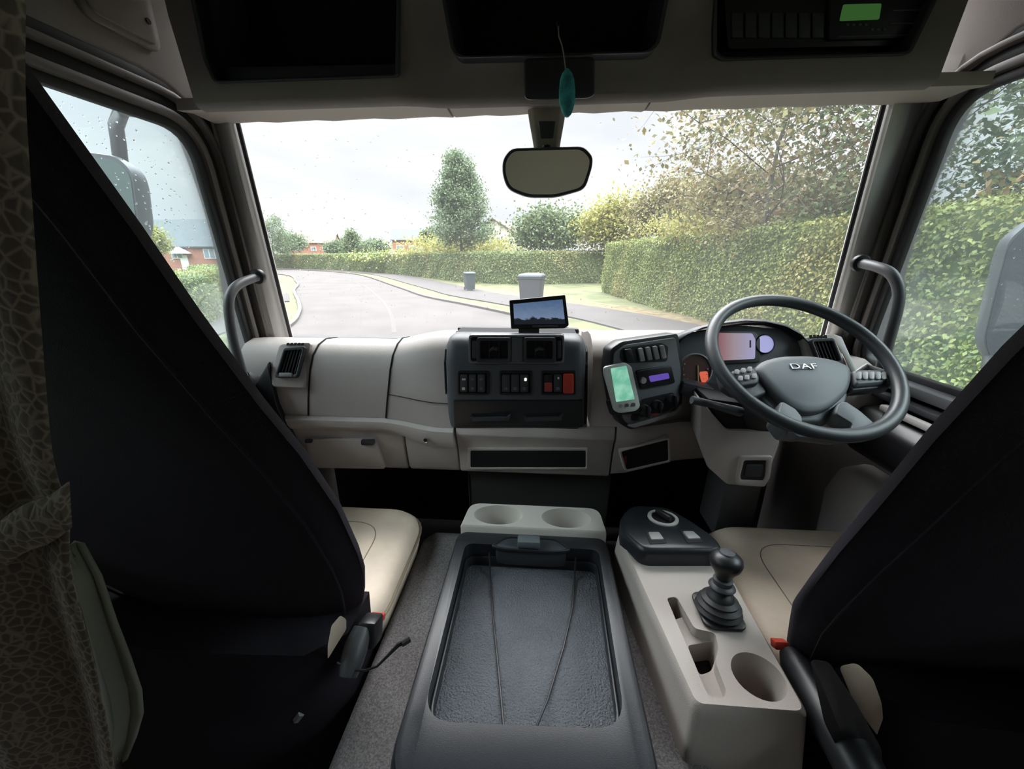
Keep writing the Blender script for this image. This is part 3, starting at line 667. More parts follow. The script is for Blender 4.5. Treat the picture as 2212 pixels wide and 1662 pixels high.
pad('hub_cover', [(1632, 792), (1650, 775), (1690, 764), (1760, 763), (1810, 772), (1844, 787), (1846, 812), (1838, 842), (1812, 868), (1780, 884), (1745, 886), (1715, 876), (1690, 856), (1660, 826)], -.035, -.004, HUB, 14, 20)
pad('hub_base', [(1640, 800), (1700, 780), (1800, 780), (1852, 800), (1852, 840), (1835, 880), (1800, 897), (1730, 897), (1690, 880), (1660, 850)], -.07, -.028, HUB, 4, 14)
pad('left_spoke', [(1560, 795), (1640, 790), (1662, 822), (1668, 838), (1640, 850), (1590, 838), (1570, 825)], -.040, -.018, DARK, 3, 6)
bp = pad('button_pad', [(1580, 797), (1634, 791), (1645, 812), (1642, 826), (1600, 833), (1585, 818)], -.020, -.004, DARK, 4, 8)
for x, y in ((1592, 803), (1606, 800), (1620, 797), (1600, 817), (1614, 815), (1630, 812)):
    obj('button', MB().ext([PWH(a, b, -.006) for a, b in rrect(x - 5, y - 5, x + 5, y + 5, 3)], WN * .006), SWITCHG, bp, bevel=.001)
pad('right_spoke', [(1842, 795), (1925, 792), (1945, 806), (1938, 828), (1850, 836)], -.040, -.018, DARK, 3, 6)
bp = pad('button_pad', [(1848, 794), (1914, 794), (1924, 806), (1916, 824), (1852, 830)], -.020, -.006, HUB, 4, 8)
for x in (1858, 1872, 1886, 1900, 1912):
    obj('button', MB().ext([PWH(a, b, -.008) for a, b in rrect(x - 5, 802, x + 5, 818, 4)], WN * .006), SWITCHG, bp, bevel=.001)
pad('lower_spoke', [(1690, 862), (1722, 880), (1738, 900), (1736, 925), (1745, 935), (1700, 930), (1676, 900), (1684, 885)], -.045, -.004, HUB, 3, 8)
pad('lower_spoke', [(1812, 868), (1828, 862), (1862, 885), (1896, 915), (1900, 930), (1870, 938), (1838, 932), (1846, 915), (1806, 890)], -.045, -.004, HUB, 3, 8)
pad('rim_bridge', [(1700, 922), (1742, 926), (1790, 934), (1845, 930), (1890, 922), (1880, 945), (1800, 953), (1720, 944)], -.018, .0, HUB, 3, 6)
# letters of the maker's badge
def text(name, s, loc, M, size, m, parent, ext=.0008):
    cu = bpy.data.curves.new(name, 'FONT'); cu.body = s; cu.size = size; cu.extrude = ext; cu.align_x = 'CENTER'; cu.align_y = 'CENTER'
    cu.space_character = 1.05
    t_ = bpy.data.objects.new(name + '_curve', cu); COL.objects.link(t_)
    dg = bpy.context.evaluated_depsgraph_get(); dg.update(); me = bpy.data.meshes.new_from_object(t_.evaluated_get(dg))
    bpy.data.objects.remove(t_); bpy.data.curves.remove(cu)
    me.materials.clear(); me.materials.append(m); me.name = name
    o = bpy.data.objects.new(name, me); COL.objects.link(o); o.parent = parent
    o.matrix_basis = Matrix.Translation(Vector(loc) - wloc(parent)) @ M.to_4x4()
    return o
WM = Matrix((U, V, WN)).transposed()
em = text('emblem', 'DAF', PWH(1737, 791, -.002), WM @ Matrix.Diagonal((1.55, 1, 1)), .022, SILVER, sw)
obj('emblem_wing', MB().ext([PWH(x, y, -.004) for x, y in [(1708, 786), (1768, 786), (1756, 796), (1714, 796)]], WN * .0012), DARK, sw)

sc_ = thing('steering_column', 'beige and black steering column cover rising from the floor under the wheel', 'steering column', (.62, 1.2, FL))
def quadbox(mb, pts, Y0, Y1): return mb.loft([[P(x, y, Y=Y0) for x, y in pts], [P(x, y, Y=Y0) + Vector((0, Y1 - Y0, 0)) for x, y in pts]])
obj('upper_shroud', MB().tube([WC - WN * .075, WC - WN * .12, WC - WN * .20, Vector((.60, 1.15, 1.70))], [.05, .075, .085, .085], 20), BLACK, sc_, ang=50)
PKN = Plane(P(1610, 970, Y=1.02), (-.10, -1, -.06))
kq = rpoly([(1515, 868), (1570, 930), (1685, 936), (1682, 960), (1652, 1045), (1640, 1052), (1570, 1046), (1530, 1010), (1512, 960)], 6)
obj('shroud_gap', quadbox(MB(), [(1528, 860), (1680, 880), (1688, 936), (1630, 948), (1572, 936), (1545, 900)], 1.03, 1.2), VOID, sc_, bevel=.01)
kc = obj('knee_cover', MB().loft([[PKN(x, y, 0) for x, y in kq], [PKN(x, y, -.006) for x, y in grow(kq, 2)], [PKN(x, y, -.14) for x, y in grow(kq, -6)]]), BEIGE, sc_, bevel=.004, ang=45)
PB = Plane(PKN(1620, 1020, .001), PKN.n)
obj('switch_surround', frame(MB(), PB, rpoly([(1597, 984), (1668, 984), (1662, 1030), (1650, 1050), (1590, 1046), (1588, 1030)], 6), rpoly([(1606, 993), (1654, 993), (1652, 1026), (1647, 1037), (1599, 1035), (1598, 1026)], 4), -.004, .007), BEIGE, sc_, bevel=.003)
obj('adjuster_switch', plate(MB(), PB, rpoly([(1604, 991), (1656, 991), (1650, 1038), (1595, 1036)], 4), -.004, .002), BLACK, sc_, bevel=.002)
obj('adjuster_rocker', plate(MB(), PB, rpoly([(1610, 1002), (1646, 1002), (1642, 1028), (1605, 1027)], 3), .001, .008), DARK, sc_, bevel=.002)
obj('column_leg', quadbox(MB(), [(1568, 1040), (1650, 1048), (1625, 1150), (1540, 1160)], 1.09, 1.22), DKB, sc_, bevel=.012)
STK = mat('yellow_green_sticker', (0.42, 0.45, 0.06), .5)
sk = obj('warning_sticker', MB().ext([PWH(x, y, -.042) for x, y in [(1772, 904), (1802, 903), (1794, 928), (1785, 928)]], WN * .001), STK, sc_)
obj('stalk', MB().tube([PWH(1640, 845, -.09), PWH(1560, 843, -.06), PWH(1512, 838, -.05)], [.012, .009, .010], 10), DARK, sc_)
obj('stalk', MB().tube([PWH(1850, 800, -.08), PWH(1900, 770, -.04), PWH(1925, 790, -.03)], [.010, .009, .010], 10), SWITCHG, sc_)
obj('stalk_panel', quadbox(MB(), [(1478, 826), (1545, 842), (1550, 858), (1490, 862), (1470, 850)], 1.12, 1.18), DARK, sc_, bevel=.005)

# ================================================================== DRIVER DOOR DETAILS (parts of the right door)
DR = bpy.data.objects['door_2']
obj('armrest', MB().loft([[Vector((x, y, z)) for x, z in ((1.02, 1.80), (.93, 1.79), (.90, 1.76), (.90, 1.68), (.93, 1.65), (1.02, 1.64))] for y in (.10, .35, .95, 1.13)]), BLACK, DR, bevel=.012)
obj('armrest_trim', MB().box((.935, .62, 1.805), (.02, .9, .018)), LGREY, DR, bevel=.005)
obj('door_pocket', MB().loft([[Vector((x, y, z)) for x, z in ((1.02, 1.60), (.93, 1.58), (.90, 1.50), (.92, 1.20), (.98, FL + .02), (1.02, FL + .02))] for y in (.10, .8, 1.15)]), BEIGE, DR, bevel=.02)
DL = bpy.data.objects['door_1']
obj('armrest', MB().loft([[Vector((x, y, z)) for x, z in ((-.97, 1.80), (-.89, 1.79), (-.86, 1.76), (-.86, 1.68), (-.89, 1.65), (-.97, 1.64))] for y in (.10, .35, .95, 1.10)]), BLACK, DL, bevel=.012)
obj('pillar_base', MB().loft([[P(538, 800, Y=1.14), P(582, 775, Y=1.16), P(592, 810, Y=1.15), P(560, 850, Y=1.12), P(530, 850, Y=1.10)], [p + Vector((-.05, .12, 0)) for p in [P(538, 800, Y=1.14), P(582, 775, Y=1.16), P(592, 810, Y=1.15), P(560, 850, Y=1.12), P(530, 850, Y=1.10)]]]), LGREY, DL, bevel=.006)
obj('kick_panel', MB().loft([[P(545, 845, Y=1.12), P(578, 785, Y=1.12), P(600, 880, Y=1.10), P(680, 1045, Y=1.12), P(560, 900, Y=1.08)], [p + Vector((-.04, .1, 0)) for p in [P(545, 845, Y=1.12), P(578, 785, Y=1.12), P(600, 880, Y=1.10), P(680, 1045, Y=1.12), P(560, 900, Y=1.08)]]]), BLACK, DL, bevel=.004)
# pedals
for x in (.56, .74):
    p_ = thing('pedal', 'black foot pedal left of the other, under the steering column' if x < .6 else 'black foot pedal at the far right under the dashboard', 'pedal', (x, 1.35, FL))
    obj('pedal_pad', MB().box((x, 1.33, 1.10), (.07, .02, .09), Matrix.Rotation(-.5, 3, 'X')), RUBBER, p_, bevel=.004)
    obj('pedal_arm', MB().tube([(x, 1.345, 1.11), (x, 1.42, 1.30), (x, 1.45, 1.5)], .009, 8), BLACK, p_)

# ================================================================== SEATS
def seat(name, label, cx, base, prof, flip):
    """prof: (z, half width, half thickness) along the reclined back; base = point on the rear face"""
    s = thing(name, label, 'seat', (cx, .75, FL))
    secs = []
    for z, hw, th in prof:
        yr = base[0] - (z - base[1]) * (.32 / .77) - .9 * th
        sec = []
        for k in range(28):
            a = 2 * pi * k / 28; ca, sa = cos(a), sin(a)
            x = hw * abs(ca) ** .55 * (1 if ca > 0 else -1); y = th * abs(sa) ** .75 * (1 if sa > 0 else -1)
            sec.append(Vector((cx + x, yr + th + y + .018 * (x / .3) ** 2 * (-1 if y < 0 else 0) * -1, z + y * .3)))
        secs.append(sec)
    obj('backrest_cover', MB().loft(secs), COVER, s, ang=70, label='black fabric cover over the backrest')
    # seam running down the side of the cover
    for sx in (-1, 1):
        pth = []
        for z, hw, th in prof[1:]:
            yr = base[0] - (z - base[1]) * (.32 / .77) - .9 * th; pth.append(Vector((cx + sx * hw * .90, yr + th - th * .62, z - th * .15)))
        obj('cover_seam', MB().tube(pth, .0022, 5), COVER, s)
    return s
profL = [(1.34, .10, 0.022), (1.38, .19, 0.036), (1.45, .235, 0.047), (1.53, .268, 0.050), (1.62, .295, 0.052), (1.70, .308, 0.050), (1.83, .318, 0.050), (1.95, .310, 0.050), (2.03, .296, 0.049), (2.14, .284, 0.048), (2.22, .281, 0.043), (2.34, .27, 0.040), (2.38, .25, 0.036), (2.41, .22, 0.030), (2.43, .17, 0.022), (2.44, .10, 0.014)]
ps = seat('passenger_seat', 'passenger seat with cream leather cushion and black backrest cover, beside the curtain', -.62, (.607, 1.532), profL, 1)
profR = [(1.33, .10, 0.022), (1.37, .17, 0.036), (1.43, .21, 0.047), (1.52, .245, 0.050), (1.60, .275, 0.052), (1.68, .29, 0.050), (1.80, .308, 0.050), (1.90, .318, 0.050), (2.02, .332, 0.049), (2.12, .338, 0.048), (2.22, .335, 0.043), (2.34, .30, 0.040), (2.38, .27, 0.036), (2.41, .235, 0.030), (2.43, .18, 0.022), (2.44, .10, 0.014)]
ds = seat('driver_seat', 'driver seat with cream leather cushion and black backrest cover, behind the steering wheel', .735, (.596, 1.518), profR, -1)
def cushion(s, x0, x1, y0, y1, z, inner):
    """rounded box cushion with a stitched centre panel"""
    def lay(zz, e, rr_): return [Vector((x, y, zz + .012 * ((y - y0) / (y1 - y0)))) for x, y in rpoly([(x0 - e, y0 - e), (x1 + e, y0 - e), (x1 + e, y1 + e), (x0 - e, y1 + e)], rr_, 8)]
    obj('seat_cushion', MB().loft([lay(z - .12, -.01, .10), lay(z - .05, .004, .11), lay(z - .02, .0, .11), lay(z - .006, -.012, .10), lay(z, -.035, .09), lay(z + .004, -.09, .07), lay(z + .002, -.16, .04)]), CREAM, s, ang=80, label='cream leather seat cushion')
    q = rpoly([(x0 + .10, y0 + .05), (x1 - .10, y0 + .05), (x1 - .10, y1 - .09), (x0 + .10, y1 - .09)], .09, 8)
    obj('stitch_line', MB().tube([Vector((x, y, z + .012 * ((y - y0) / (y1 - y0)) + .0035)) for x, y in q], .0016, 5, closed=True), STITCH, s)
    q = lay(z - .035, .005, .11)
    obj('piping', MB().tube(q, .004, 6, closed=True), STITCH, s)
    obj('seat_base', MB().loft([[Vector((x, y, zz)) for x, y in rpoly([(x0 + e, y0 + e), (x1 - e, y0 + e), (x1 - e, y1 - e), (x0 + e, y1 - e)], .05, 4)] for zz, e in ((FL, .08), (FL + .1, .07), (z - .16, .02), (z - .115, .015))]), BLACK, s, ang=50)
cushion(ps, -.88, -.352, .62, 1.045, 1.425, 1)
cushion(ds, .492, .985, .60, 1.035, 1.425, -1)
# lower rear skirts of the covers
def skirt(s, cx, hw, y0, z1):
    obj('lower_skirt', MB().loft([[Vector((cx + sx * hw * k_, y0 + dy + (.0 if abs(sx) < .9 else .03), z)) for sx, dy in ((-1, .12), (-1, .02), (-.8, 0), (0, -.01), (.8, 0), (1, .02), (1, .12))] for z, k_ in ((FL, .9), (1.2, .95), (z1, 1.0))], closed=True), COVER, s, ang=50)
skirt(ps, -.66, .30, .50, 1.50)
skirt(ds, .80, .225, .47, 1.50)
# driver backrest: the cream side bolster showing below the cover
obj('cream_bolster', MB().loft([[P(x, y, Y=.50 + i * .06) for x, y in rpoly([(1812, 1440), (1850, 1432), (1885, 1465), (1905, 1520), (1912, 1610), (1880, 1570), (1845, 1520)], 12, 4)] for i in range(2)]), CREAM, ds, bevel=.004, ang=60)
obj('cream_bolster', MB().loft([[P(x, y, Y=.47 + i * .05) for x, y in rpoly([(735, 1330), (748, 1338), (748, 1360), (728, 1392), (708, 1425), (708, 1395), (716, 1352)], 5, 4)] for i in range(2)]), CREAM, ps, bevel=.003, ang=60)
# buckles
def buckle(label, path, radii, redp, m, parent_label):
    b = thing('seat_belt_buckle', label, 'buckle', path[0])
    obj('buckle_sleeve', MB().tube(path, radii, 14), m, b, ang=60)
    obj('release_button', redp, RED, b, bevel=.003)
    return b
bl = [P(752, 1462, X=-.338), P(760, 1430, X=-.337), P(770, 1395, X=-.335), P(784, 1358, X=-.332)]
SLV = mat('grey_buckle_sleeve', (0.05, 0.054, 0.058), .45)
buckle('grey seat belt buckle with red button beside the passenger cushion', bl, [.016, .021, .022, .018], MB().box(P(812, 1336, X=-.325), (.03, .03, .014), Matrix.Rotation(-.5, 3, 'X')), SLV, None)
obj('belt_slot_block', MB().box(P(800, 1362, X=-.322), (.036, .045, .05), Matrix.Rotation(-.4, 3, 'X')), BLACK, bpy.data.objects['seat_belt_buckle'], bevel=.006)
br = [P(1702, 1408, X=.50), P(1722, 1445, X=.50), P(1775, 1530, X=.50), P(1835, 1620, X=.50), P(1870, 1690, X=.50)]
b2 = buckle('long black buckle stalk with red button between driver seat and gear console', br, [.016, .030, .034, .036, .034], MB().box(P(1684, 1392, X=.487), (.026, .02, .016), Matrix.Rotation(-.5, 3, 'X')), BLACK, None)
# armrest of the driver seat
obj('folded_armrest', MB().loft([[P(x, y, Y=yy) for x, y in rpoly([(1750, 1425), (1790, 1430), (1850, 1520), (1905, 1620), (1905, 1700), (1850, 1700), (1780, 1560)], 12, 4)] for yy in (.44, .52)]), BLACK, ds, bevel=.01, ang=60)
cp = [P(728, 1432, Y=.50), P(760, 1448, Y=.50), P(790, 1449, Y=.49), P(815, 1440, Y=.49), P(840, 1415, Y=.50), P(860, 1394, Y=.51), P(882, 1383, Y=.52)]
ec = thing('elastic_cord', 'thin black elastic cord with a loop hanging beside the passenger buckle', 'cord', cp[0])
obj('cord', MB().tube(cp, [.0022, .0022, .0022, .0022, .0028, .0042, .0045], 8), BLACK, ec)
obj('cord_tip', MB().tube([P(868, 1392, Y=.51), P(885, 1381, Y=.52)], .0055, 8), BLACK, ec)
hk = [P(640, 1555, Y=.50), P(652, 1540, Y=.50)]
obj('hook', MB().tube(hk, .007, 6), SWITCHG, ps)

# ================================================================== ENGINE COVER, CENTRE CONSOLE
ecv = thing('engine_cover', 'grey speckled carpet engine cover between the two seats', 'engine cover', (-.04, .6, FL))
def ecs(y): return [Vector((x, y, z)) for x, z in ((-.36, FL), (-.362, 1.30), (-.352, 1.345), (-.33, 1.36), (.30, 1.36), (.33, 1.345), (.34, 1.30), (.34, FL))]
obj('carpet', MB().loft([ecs(y) for y in (-.3, .3, .8, 1.0)] + [[Vector((p.x * .97, 1.035, p.z - (.012 if p.z > 1.2 else 0))) for p in ecs(0)], [Vector((p.x * .93, 1.05, p.z - (.05 if p.z > 1.2 else 0))) for p in ecs(0)]]), CARPET, ecv, ang=60)

cc = thing('centre_console', 'black storage console with open tray and two grey cup holders on the engine cover', 'console', (-.012, .7, 1.36))
def T(px, py, Z=1.45): p = P(px, py, Z=Z); return (p.x, p.y)
ZT = 1.452
outer = rpoly([T(990, 1146), T(1308, 1150), T(1412, 1600), T(1418, 1760), T(830, 1760), T(850, 1600)], [.02, .02, .0, .06, .06, .0], 5)
def lev(poly, z, d=0):
    cx_, cy_ = -.015, .65
    return [Vector((x + (d if x < cx_ else -d), y + (d * .8 if y < cy_ else -d * .8), z)) for x, y in poly]
outer = rpoly([(-.222, .925), (.198, .925), (.198, .345), (-.222, .345)], [.03, .03, .07, .07], 8)
cb = obj('console_body', MB().loft([lev(outer, 1.30, -.004), lev(outer, 1.42, -.004), lev(outer, 1.440, .0), lev(outer, 1.449, .005), lev(outer, 1.452, .014)]), RIM, cc, ang=60)
well = rpoly([T(1003, 1180), T(1295, 1186), T(1368, 1590), T(905, 1590)], [.018, .018, .06, .06], 8)
well = rpoly([(-.190, .872), (.168, .872), (.158, .452), (-.186, .440)], [.025, .025, .055, .055], 8)
cut(cb, MB().loft([[Vector((x, y, 1.378)) for x, y in well], [Vector((x, y, 1.49)) for x, y in well]]))
step = [(x * .965 - .0005, .66 + (y - .66) * .965) for x, y in well]
obj('tray_ledge', MB().ring([Vector((x, y, 1.384)) for x, y in well], [Vector((x, y, 1.384)) for x, y in step], (0, 0, .030)), RIM, cc, bevel=.003)
obj('tray_mat', MB().ext([Vector((x, y, 1.376)) for x, y in well], (0, 0, .009)), TRAY, cc)
# latch hump
hump = rpoly([(-.125, .862), (-.085, .905), (.06, .905), (.10, .862), (.06, .852), (-.085, .852)], .02, 5)
obj('latch_recess', MB().ring([Vector((x, y, 1.448)) for x, y in hump], [Vector((-.012 + (x + .012) * .90, .878 + (y - .878) * .80, 1.448)) for x, y in hump], (0, 0, .008)), RIM, cc, bevel=.002)
obj('latch_well', MB().ext([Vector((-.012 + (x + .012) * .90, .878 + (y - .878) * .80, 1.40)) for x, y in hump], (0, 0, .0535)), DARK, cc, bevel=.001)
obj('latch', MB().box((-.018, .872, 1.466), (.060, .030, .022)), HUB, cc, bevel=.004)
# cup holder bar
cpo = rpoly([(-.215, .925), (.198, .925), (.190, 1.035), (-.205, 1.035)], [.004, .004, .035, .035], 6)
ch = obj('cup_holder_bar', MB().loft([[Vector((x, y, z)) for x, y in cpo] for z in (1.34, 1.462)] + [[Vector((x * .985, .98 + (y - .98) * .93, 1.468)) for x, y in cpo]]), LGREY, cc, ang=50)
ch.data.materials[0] = mat('pale_grey_cup_holder', (.58, .54, .49), .55, bump=.15, bscale=500)
for x in (-.112, .088):
    cut(ch, MB().loft([[Vector((x + r_ * cos(2 * pi * k / 32), .98 + .62 * r_ * sin(2 * pi * k / 32), z)) for k in range(32)] for r_, z in ((.056, 1.37), (.068, 1.455), (.075, 1.475))]))
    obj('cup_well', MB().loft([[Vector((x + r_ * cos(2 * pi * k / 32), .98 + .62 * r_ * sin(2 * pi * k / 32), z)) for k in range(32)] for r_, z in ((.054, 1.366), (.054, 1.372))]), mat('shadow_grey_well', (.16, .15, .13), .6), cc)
# elastic retaining cords in the tray
for pth in ([(-.125, .865, 1.43), (-.118, .83, 1.389), (-.095, .70, 1.388), (-.070, .58, 1.388), (-.050, .48, 1.389), (-.046, .452, 1.42)], [(.108, .865, 1.43), (.104, .83, 1.389), (.092, .74, 1.388), (.066, .64, 1.388), (.030, .53, 1.389), (.002, .448, 1.42)]):
    obj('elastic_cord', MB().tube([Vector(p) for p in pth], .0022, 6), BLACK, cc)

# ================================================================== GEAR CONSOLE
gc = thing('gear_console', 'beige gear lever console with a cup holder beside the driver seat', 'console', (.37, .7, FL))
ZG = 1.485
gt = [P(1398, 1222, Z=ZG), P(1560, 1228, Z=ZG), P(1735, 1512, Z=ZG), P(1740, 1535, Z=ZG), P(1510, 1528, Z=ZG), P(1500, 1500, Z=ZG)]
xl, xr = .205, .455
def gp(z, e=0): return [Vector((x, y, z)) for x, y in rpoly([(.218 - e, .905 + e * .3), (.462 + e, .905 + e * .3), (.456 + e, .474 - e), (.272 - e * .6, .474 - e)], [.02, .02, .018, .014], 5)]
gb_ = obj('console_body', MB().loft([gp(FL, .03), gp(1.30, .018), gp(1.46, .002), gp(1.478, .0), gp(1.485, -.006)]), mat('grey_beige_console_plastic', (.40, .355, .32), .6, bump=.3, bscale=500), gc, ang=45)
def TG(px, py): p = P(px, py, Z=1.485); return (p.x, p.y)
cup = P(1638, 1460, Z=1.485)
RC = .042
cut(gb_, MB().loft([[Vector((cup.x + r_ * cos(2 * pi * k / 36), cup.y + r_ * sin(2 * pi * k / 36), z)) for k in range(36)] for r_, z in ((.036, 1.40), (RC, 1.47), (RC + .003, 1.50))]))
slot = rpoly([TG(1440, 1292), TG(1462, 1290), TG(1500, 1358), TG(1545, 1368), TG(1552, 1400), TG(1545, 1430), TG(1570, 1495), TG(1562, 1510), TG(1528, 1502)], .008, 4)
cut(gb_, MB().ext([Vector((x, y, 1.462)) for x, y in slot], (0, 0, .05)))
hole = rpoly([TG(1488, 1376), TG(1545, 1368), TG(1552, 1400), TG(1540, 1432), TG(1515, 1440)], .008, 4)
cut(gb_, MB().ext([Vector((x, y, 1.41)) for x, y in hole], (0, 0, .08)))
hole2 = rpoly([TG(1440, 1292), TG(1464, 1290), TG(1478, 1316), TG(1458, 1322)], .004, 3)
cut(gb_, MB().ext([Vector((x, y, 1.43)) for x, y in hole2], (0, 0, .05)))
obj('slot_liner', MB().ext([Vector((x, y, 1.408)) for x, y in hole], (0, 0, .004)), BLACK, gc)
obj('slot_liner', MB().ext([Vector((x, y, 1.428)) for x, y in hole2], (0, 0, .004)), BLACK, gc)
# black switch pod at the front of the console
pod_o = [(.232, .94), (.275, 1.0), (.375, 1.0), (.42, .93), (.455, .85), (.452, .800), (.255, .785), (.218, .87)]
pod = thing('switch_pod', 'black switch pod with round selector dial at the front of the gear console', 'switch panel', (.34, .98, 1.40))
def pd(z, e): 
    q = rpoly(pod_o, .025, 4); cx_, cy_ = .34, .90
    return [Vector((cx_ + (x - cx_) * e, cy_ + (y - cy_) * e, z + (0 if z < 1.44 else (.9 - y) * .10))) for x, y in q]
obj('pod_body', MB().loft([pd(1.40, 1.0), pd(1.43, 1.0), pd(1.505, 1.0), pd(1.517, .96), pd(1.520, .90)]), RIM, pod, ang=50)
PP_ = Plane((.34, 1.0, 1.504), (0, .10, 1))
PP_ = Plane((.34, .90, 1.5205), (0, .10, 1))
ql = PP_.n.to_track_quat('Z', 'Y').to_matrix()
dc = PP_(1432, 1120, 0)
obj('dial_ring', MB().lathe([(.040, -.002), (.040, .003), (.031, .004), (.028, .001)], dc, ql, 30), LGREY, pod)
obj('dial', MB().lathe([(.029, 0), (.029, .003), (.001, .003)], dc, ql, 24), BLACK, pod)
obj('dial_grip', MB().box(dc + Vector((0, 0, .012)), (.014, .048, .016), Matrix.Rotation(.6, 3, 'Z')), BLACK, pod, bevel=.004)
for q in ([(1396, 1150), (1425, 1150), (1438, 1172), (1405, 1174)], [(1470, 1148), (1498, 1148), (1518, 1170), (1486, 1172)]):
    obj('button_frame', plate(MB(), PP_, rpoly(grow(q, 3), 3), -.003, .0015), BLACK, pod)
    obj('button', plate(MB(), PP_, rpoly(grow(q, -4), 3), -.002, .006), SWITCHG, pod, bevel=.002)
# gear lever
gl_base = P(1550, 1322, Z=1.487)
gl = thing('gear_lever', 'black gear lever with rounded knob standing in a rubber gaiter on the console', 'gear lever', gl_base)
gx, gy = gl_base.x, gl_base.y
obj('boot_plate', MB().ext([Vector((gx + x, gy + y, 1.486)) for x, y in rrect(-.042, -.045, .042, .045, .02, 5)], (0, 0, .008)), BLACK, gl, bevel=.003)
lt = P(1570, 1205, Y=gy + .015)
top = Vector((lt.x, lt.y, lt.z)); bs = Vector((gx, gy, 1.49)); ax = (top - bs); La = ax.length; qm2 = ax.normalized().to_track_quat('Z', 'Y').to_matrix()
obj('gaiter', MB().lathe([(.042, 0), (.046, .006), (.040, .012), (.043, .018), (.035, .024), (.036, .029), (.027, .034), (.026, .040), (.018, .045), (.014, .050)], bs, qm2, 28), RUBBER, gl, ang=50)
obj('shaft', MB().lathe([(.0125, .03), (.0125, La * .55)], bs, qm2, 16), BLACK, gl)
obj('collar', MB().lathe([(.013, La * .40), (.022, La * .42), (.026, La * .47), (.024, La * .50), (.018, La * .52), (.019, La * .60), (.014, La * .62)], bs, qm2, 24), DARK, gl, ang=50)
obj('knob', MB().lathe([(.012, La * .58), (.016, La * .66), (.020, La * .74), (.029, La * .84), (.032, La * .93), (.030, La * 1.00), (.022, La * 1.06), (.010, La * 1.09), (.001, La * 1.095)], bs, qm2, 28), BLACK, gl, ang=60)
obj('knob_cap', MB().lathe([(.016, 0), (.014, .003), (.001, .004)], bs + ax * 1.075, qm2, 20), DARK, gl)

# ================================================================== CURTAIN
curm, t, A, L, o = node_mat('brown_crackle_curtain_cloth')
c_ = A('ShaderNodeTexCoord'); mpn = A('ShaderNodeMapping'); mpn.inputs['Scale'].default_value = (210, 210, 190); L(c_.outputs['Object'], mpn.inputs[0])
n_ = A('ShaderNodeTexNoise', Scale=22.0); L(c_.outputs['Object'], n_.inputs['Vector'])
vo = A('ShaderNodeTexVoronoi', feature='DISTANCE_TO_EDGE', Scale=1.0); L(mpn.outputs[0], vo.inputs['Vector'])
r_ = A('ShaderNodeValToRGB'); r_.color_ramp.elements[0].position = .03; r_.color_ramp.elements[0].color = (.29, .24, .20, 1); r_.color_ramp.elements[1].position = .14; r_.color_ramp.elements[1].color = (.13, .10, .085, 1)
L(vo.outputs['Distance'], r_.inputs[0]); b_ = A('ShaderNodeBsdfPrincipled', Roughness=.8); L(r_.outputs[0], b_.inputs['Base Color'])
bpn = A('ShaderNodeBump', Strength=.5, Distance=.002); L(vo.outputs['Distance'], bpn.inputs['Height']); L(bpn.outputs[0], b_.inputs['Normal']); L(b_.outputs[0], o.inputs[0])
ct = thing('curtain', 'brown crackle-patterned cab curtain gathered by a tie-back at the far left', 'curtain', (-.45, .24, 1.2))
prof = [(-60, 30), (0, 40), (120, 46), (250, 58), (450, 85), (650, 108), (850, 130), (1000, 141), (1060, 146), (1120, 150), (1200, 166), (1300, 200), (1450, 235), (1600, 258), (1800, 280), (2100, 310)]
rows = []
for py, px in prof:
    e = P(px + 9, py, Y=.13); row = []
    pinch = math.exp(-((py - 1110) / 70.0) ** 2)
    for k in range(46):
        s_ = k / 45; amp = .010 * (1 - .8 * pinch)
        row.append(Vector((e.x - s_ * (.40 - .20 * pinch), .132 - amp * .7 * sin(s_ * 42 + py * .0012) - .012 * sin(s_ * pi) * (1 - pinch), e.z)))
    rows.append(row)
rows = [[Vector((p.x, p.y, 2.97)) for p in rows[0]], [Vector((p.x, p.y, 2.6)) for p in rows[0]]] + rows + [[Vector((p.x * 1.02, p.y, 1.15)) for p in rows[-1]]]
obj('curtain_rail', MB().tube([(-.95, .13, 2.985), (-.12, .13, 2.985)], .010, 8), DARK, ct)
o = obj('curtain_cloth', MB().loft(rows, closed=False, caps=False), curm, ct, ang=80)
md = o.modifiers.new('thickness', 'SOLIDIFY'); md.thickness = .003; md.offset = 1
md = o.modifiers.new('sub', 'SUBSURF'); md.levels = 1; md.render_levels = 1
tb = []
for s_, dz in ((0, 0), (1, -.04)):
    pass
tie = MB()
secs = []
for k in range(10):
    px = 144 - k * 22; yc = 1085 + k * 11 + 6 * sin(k)
    c1 = P(px, yc - 42 + k * 1.5, Y=.122); c2 = P(px + 6, yc + 58 + k * 2, Y=.122)
    secs.append([c1 + Vector((0, .001, 0)), c1, c1.lerp(c2, .3) + Vector((0, -.003, 0)), c1.lerp(c2, .7) + Vector((0, -.002, 0)), c2, c2 + Vector((0, .001, 0))])
obj('tie_back', MB().loft(secs), curm, ct, ang=60)
LIN = mat('grey_green_curtain_lining', (.24, .24, .21), .8, var=.1)
lining = []
for py, a, b in ((1180, 150, 166), (1250, 178, 205), (1350, 205, 240), (1430, 225, 272), (1500, 240, 296), (1550, 248, 300), (1600, 255, 285), (1650, 262, 264)):
    p0, p1 = P(a - 20, py, Y=.15), P(b, py, Y=.155); lining.append([p0, p0.lerp(p1, .5) + Vector((0, -.005, 0)), p0.lerp(p1, .6) + Vector((0, .003, 0)), p1])
o = obj('curtain_lining', MB().loft(lining, closed=False, caps=False), LIN, ct, ang=80)
md = o.modifiers.new('thickness', 'SOLIDIFY'); md.thickness = .003

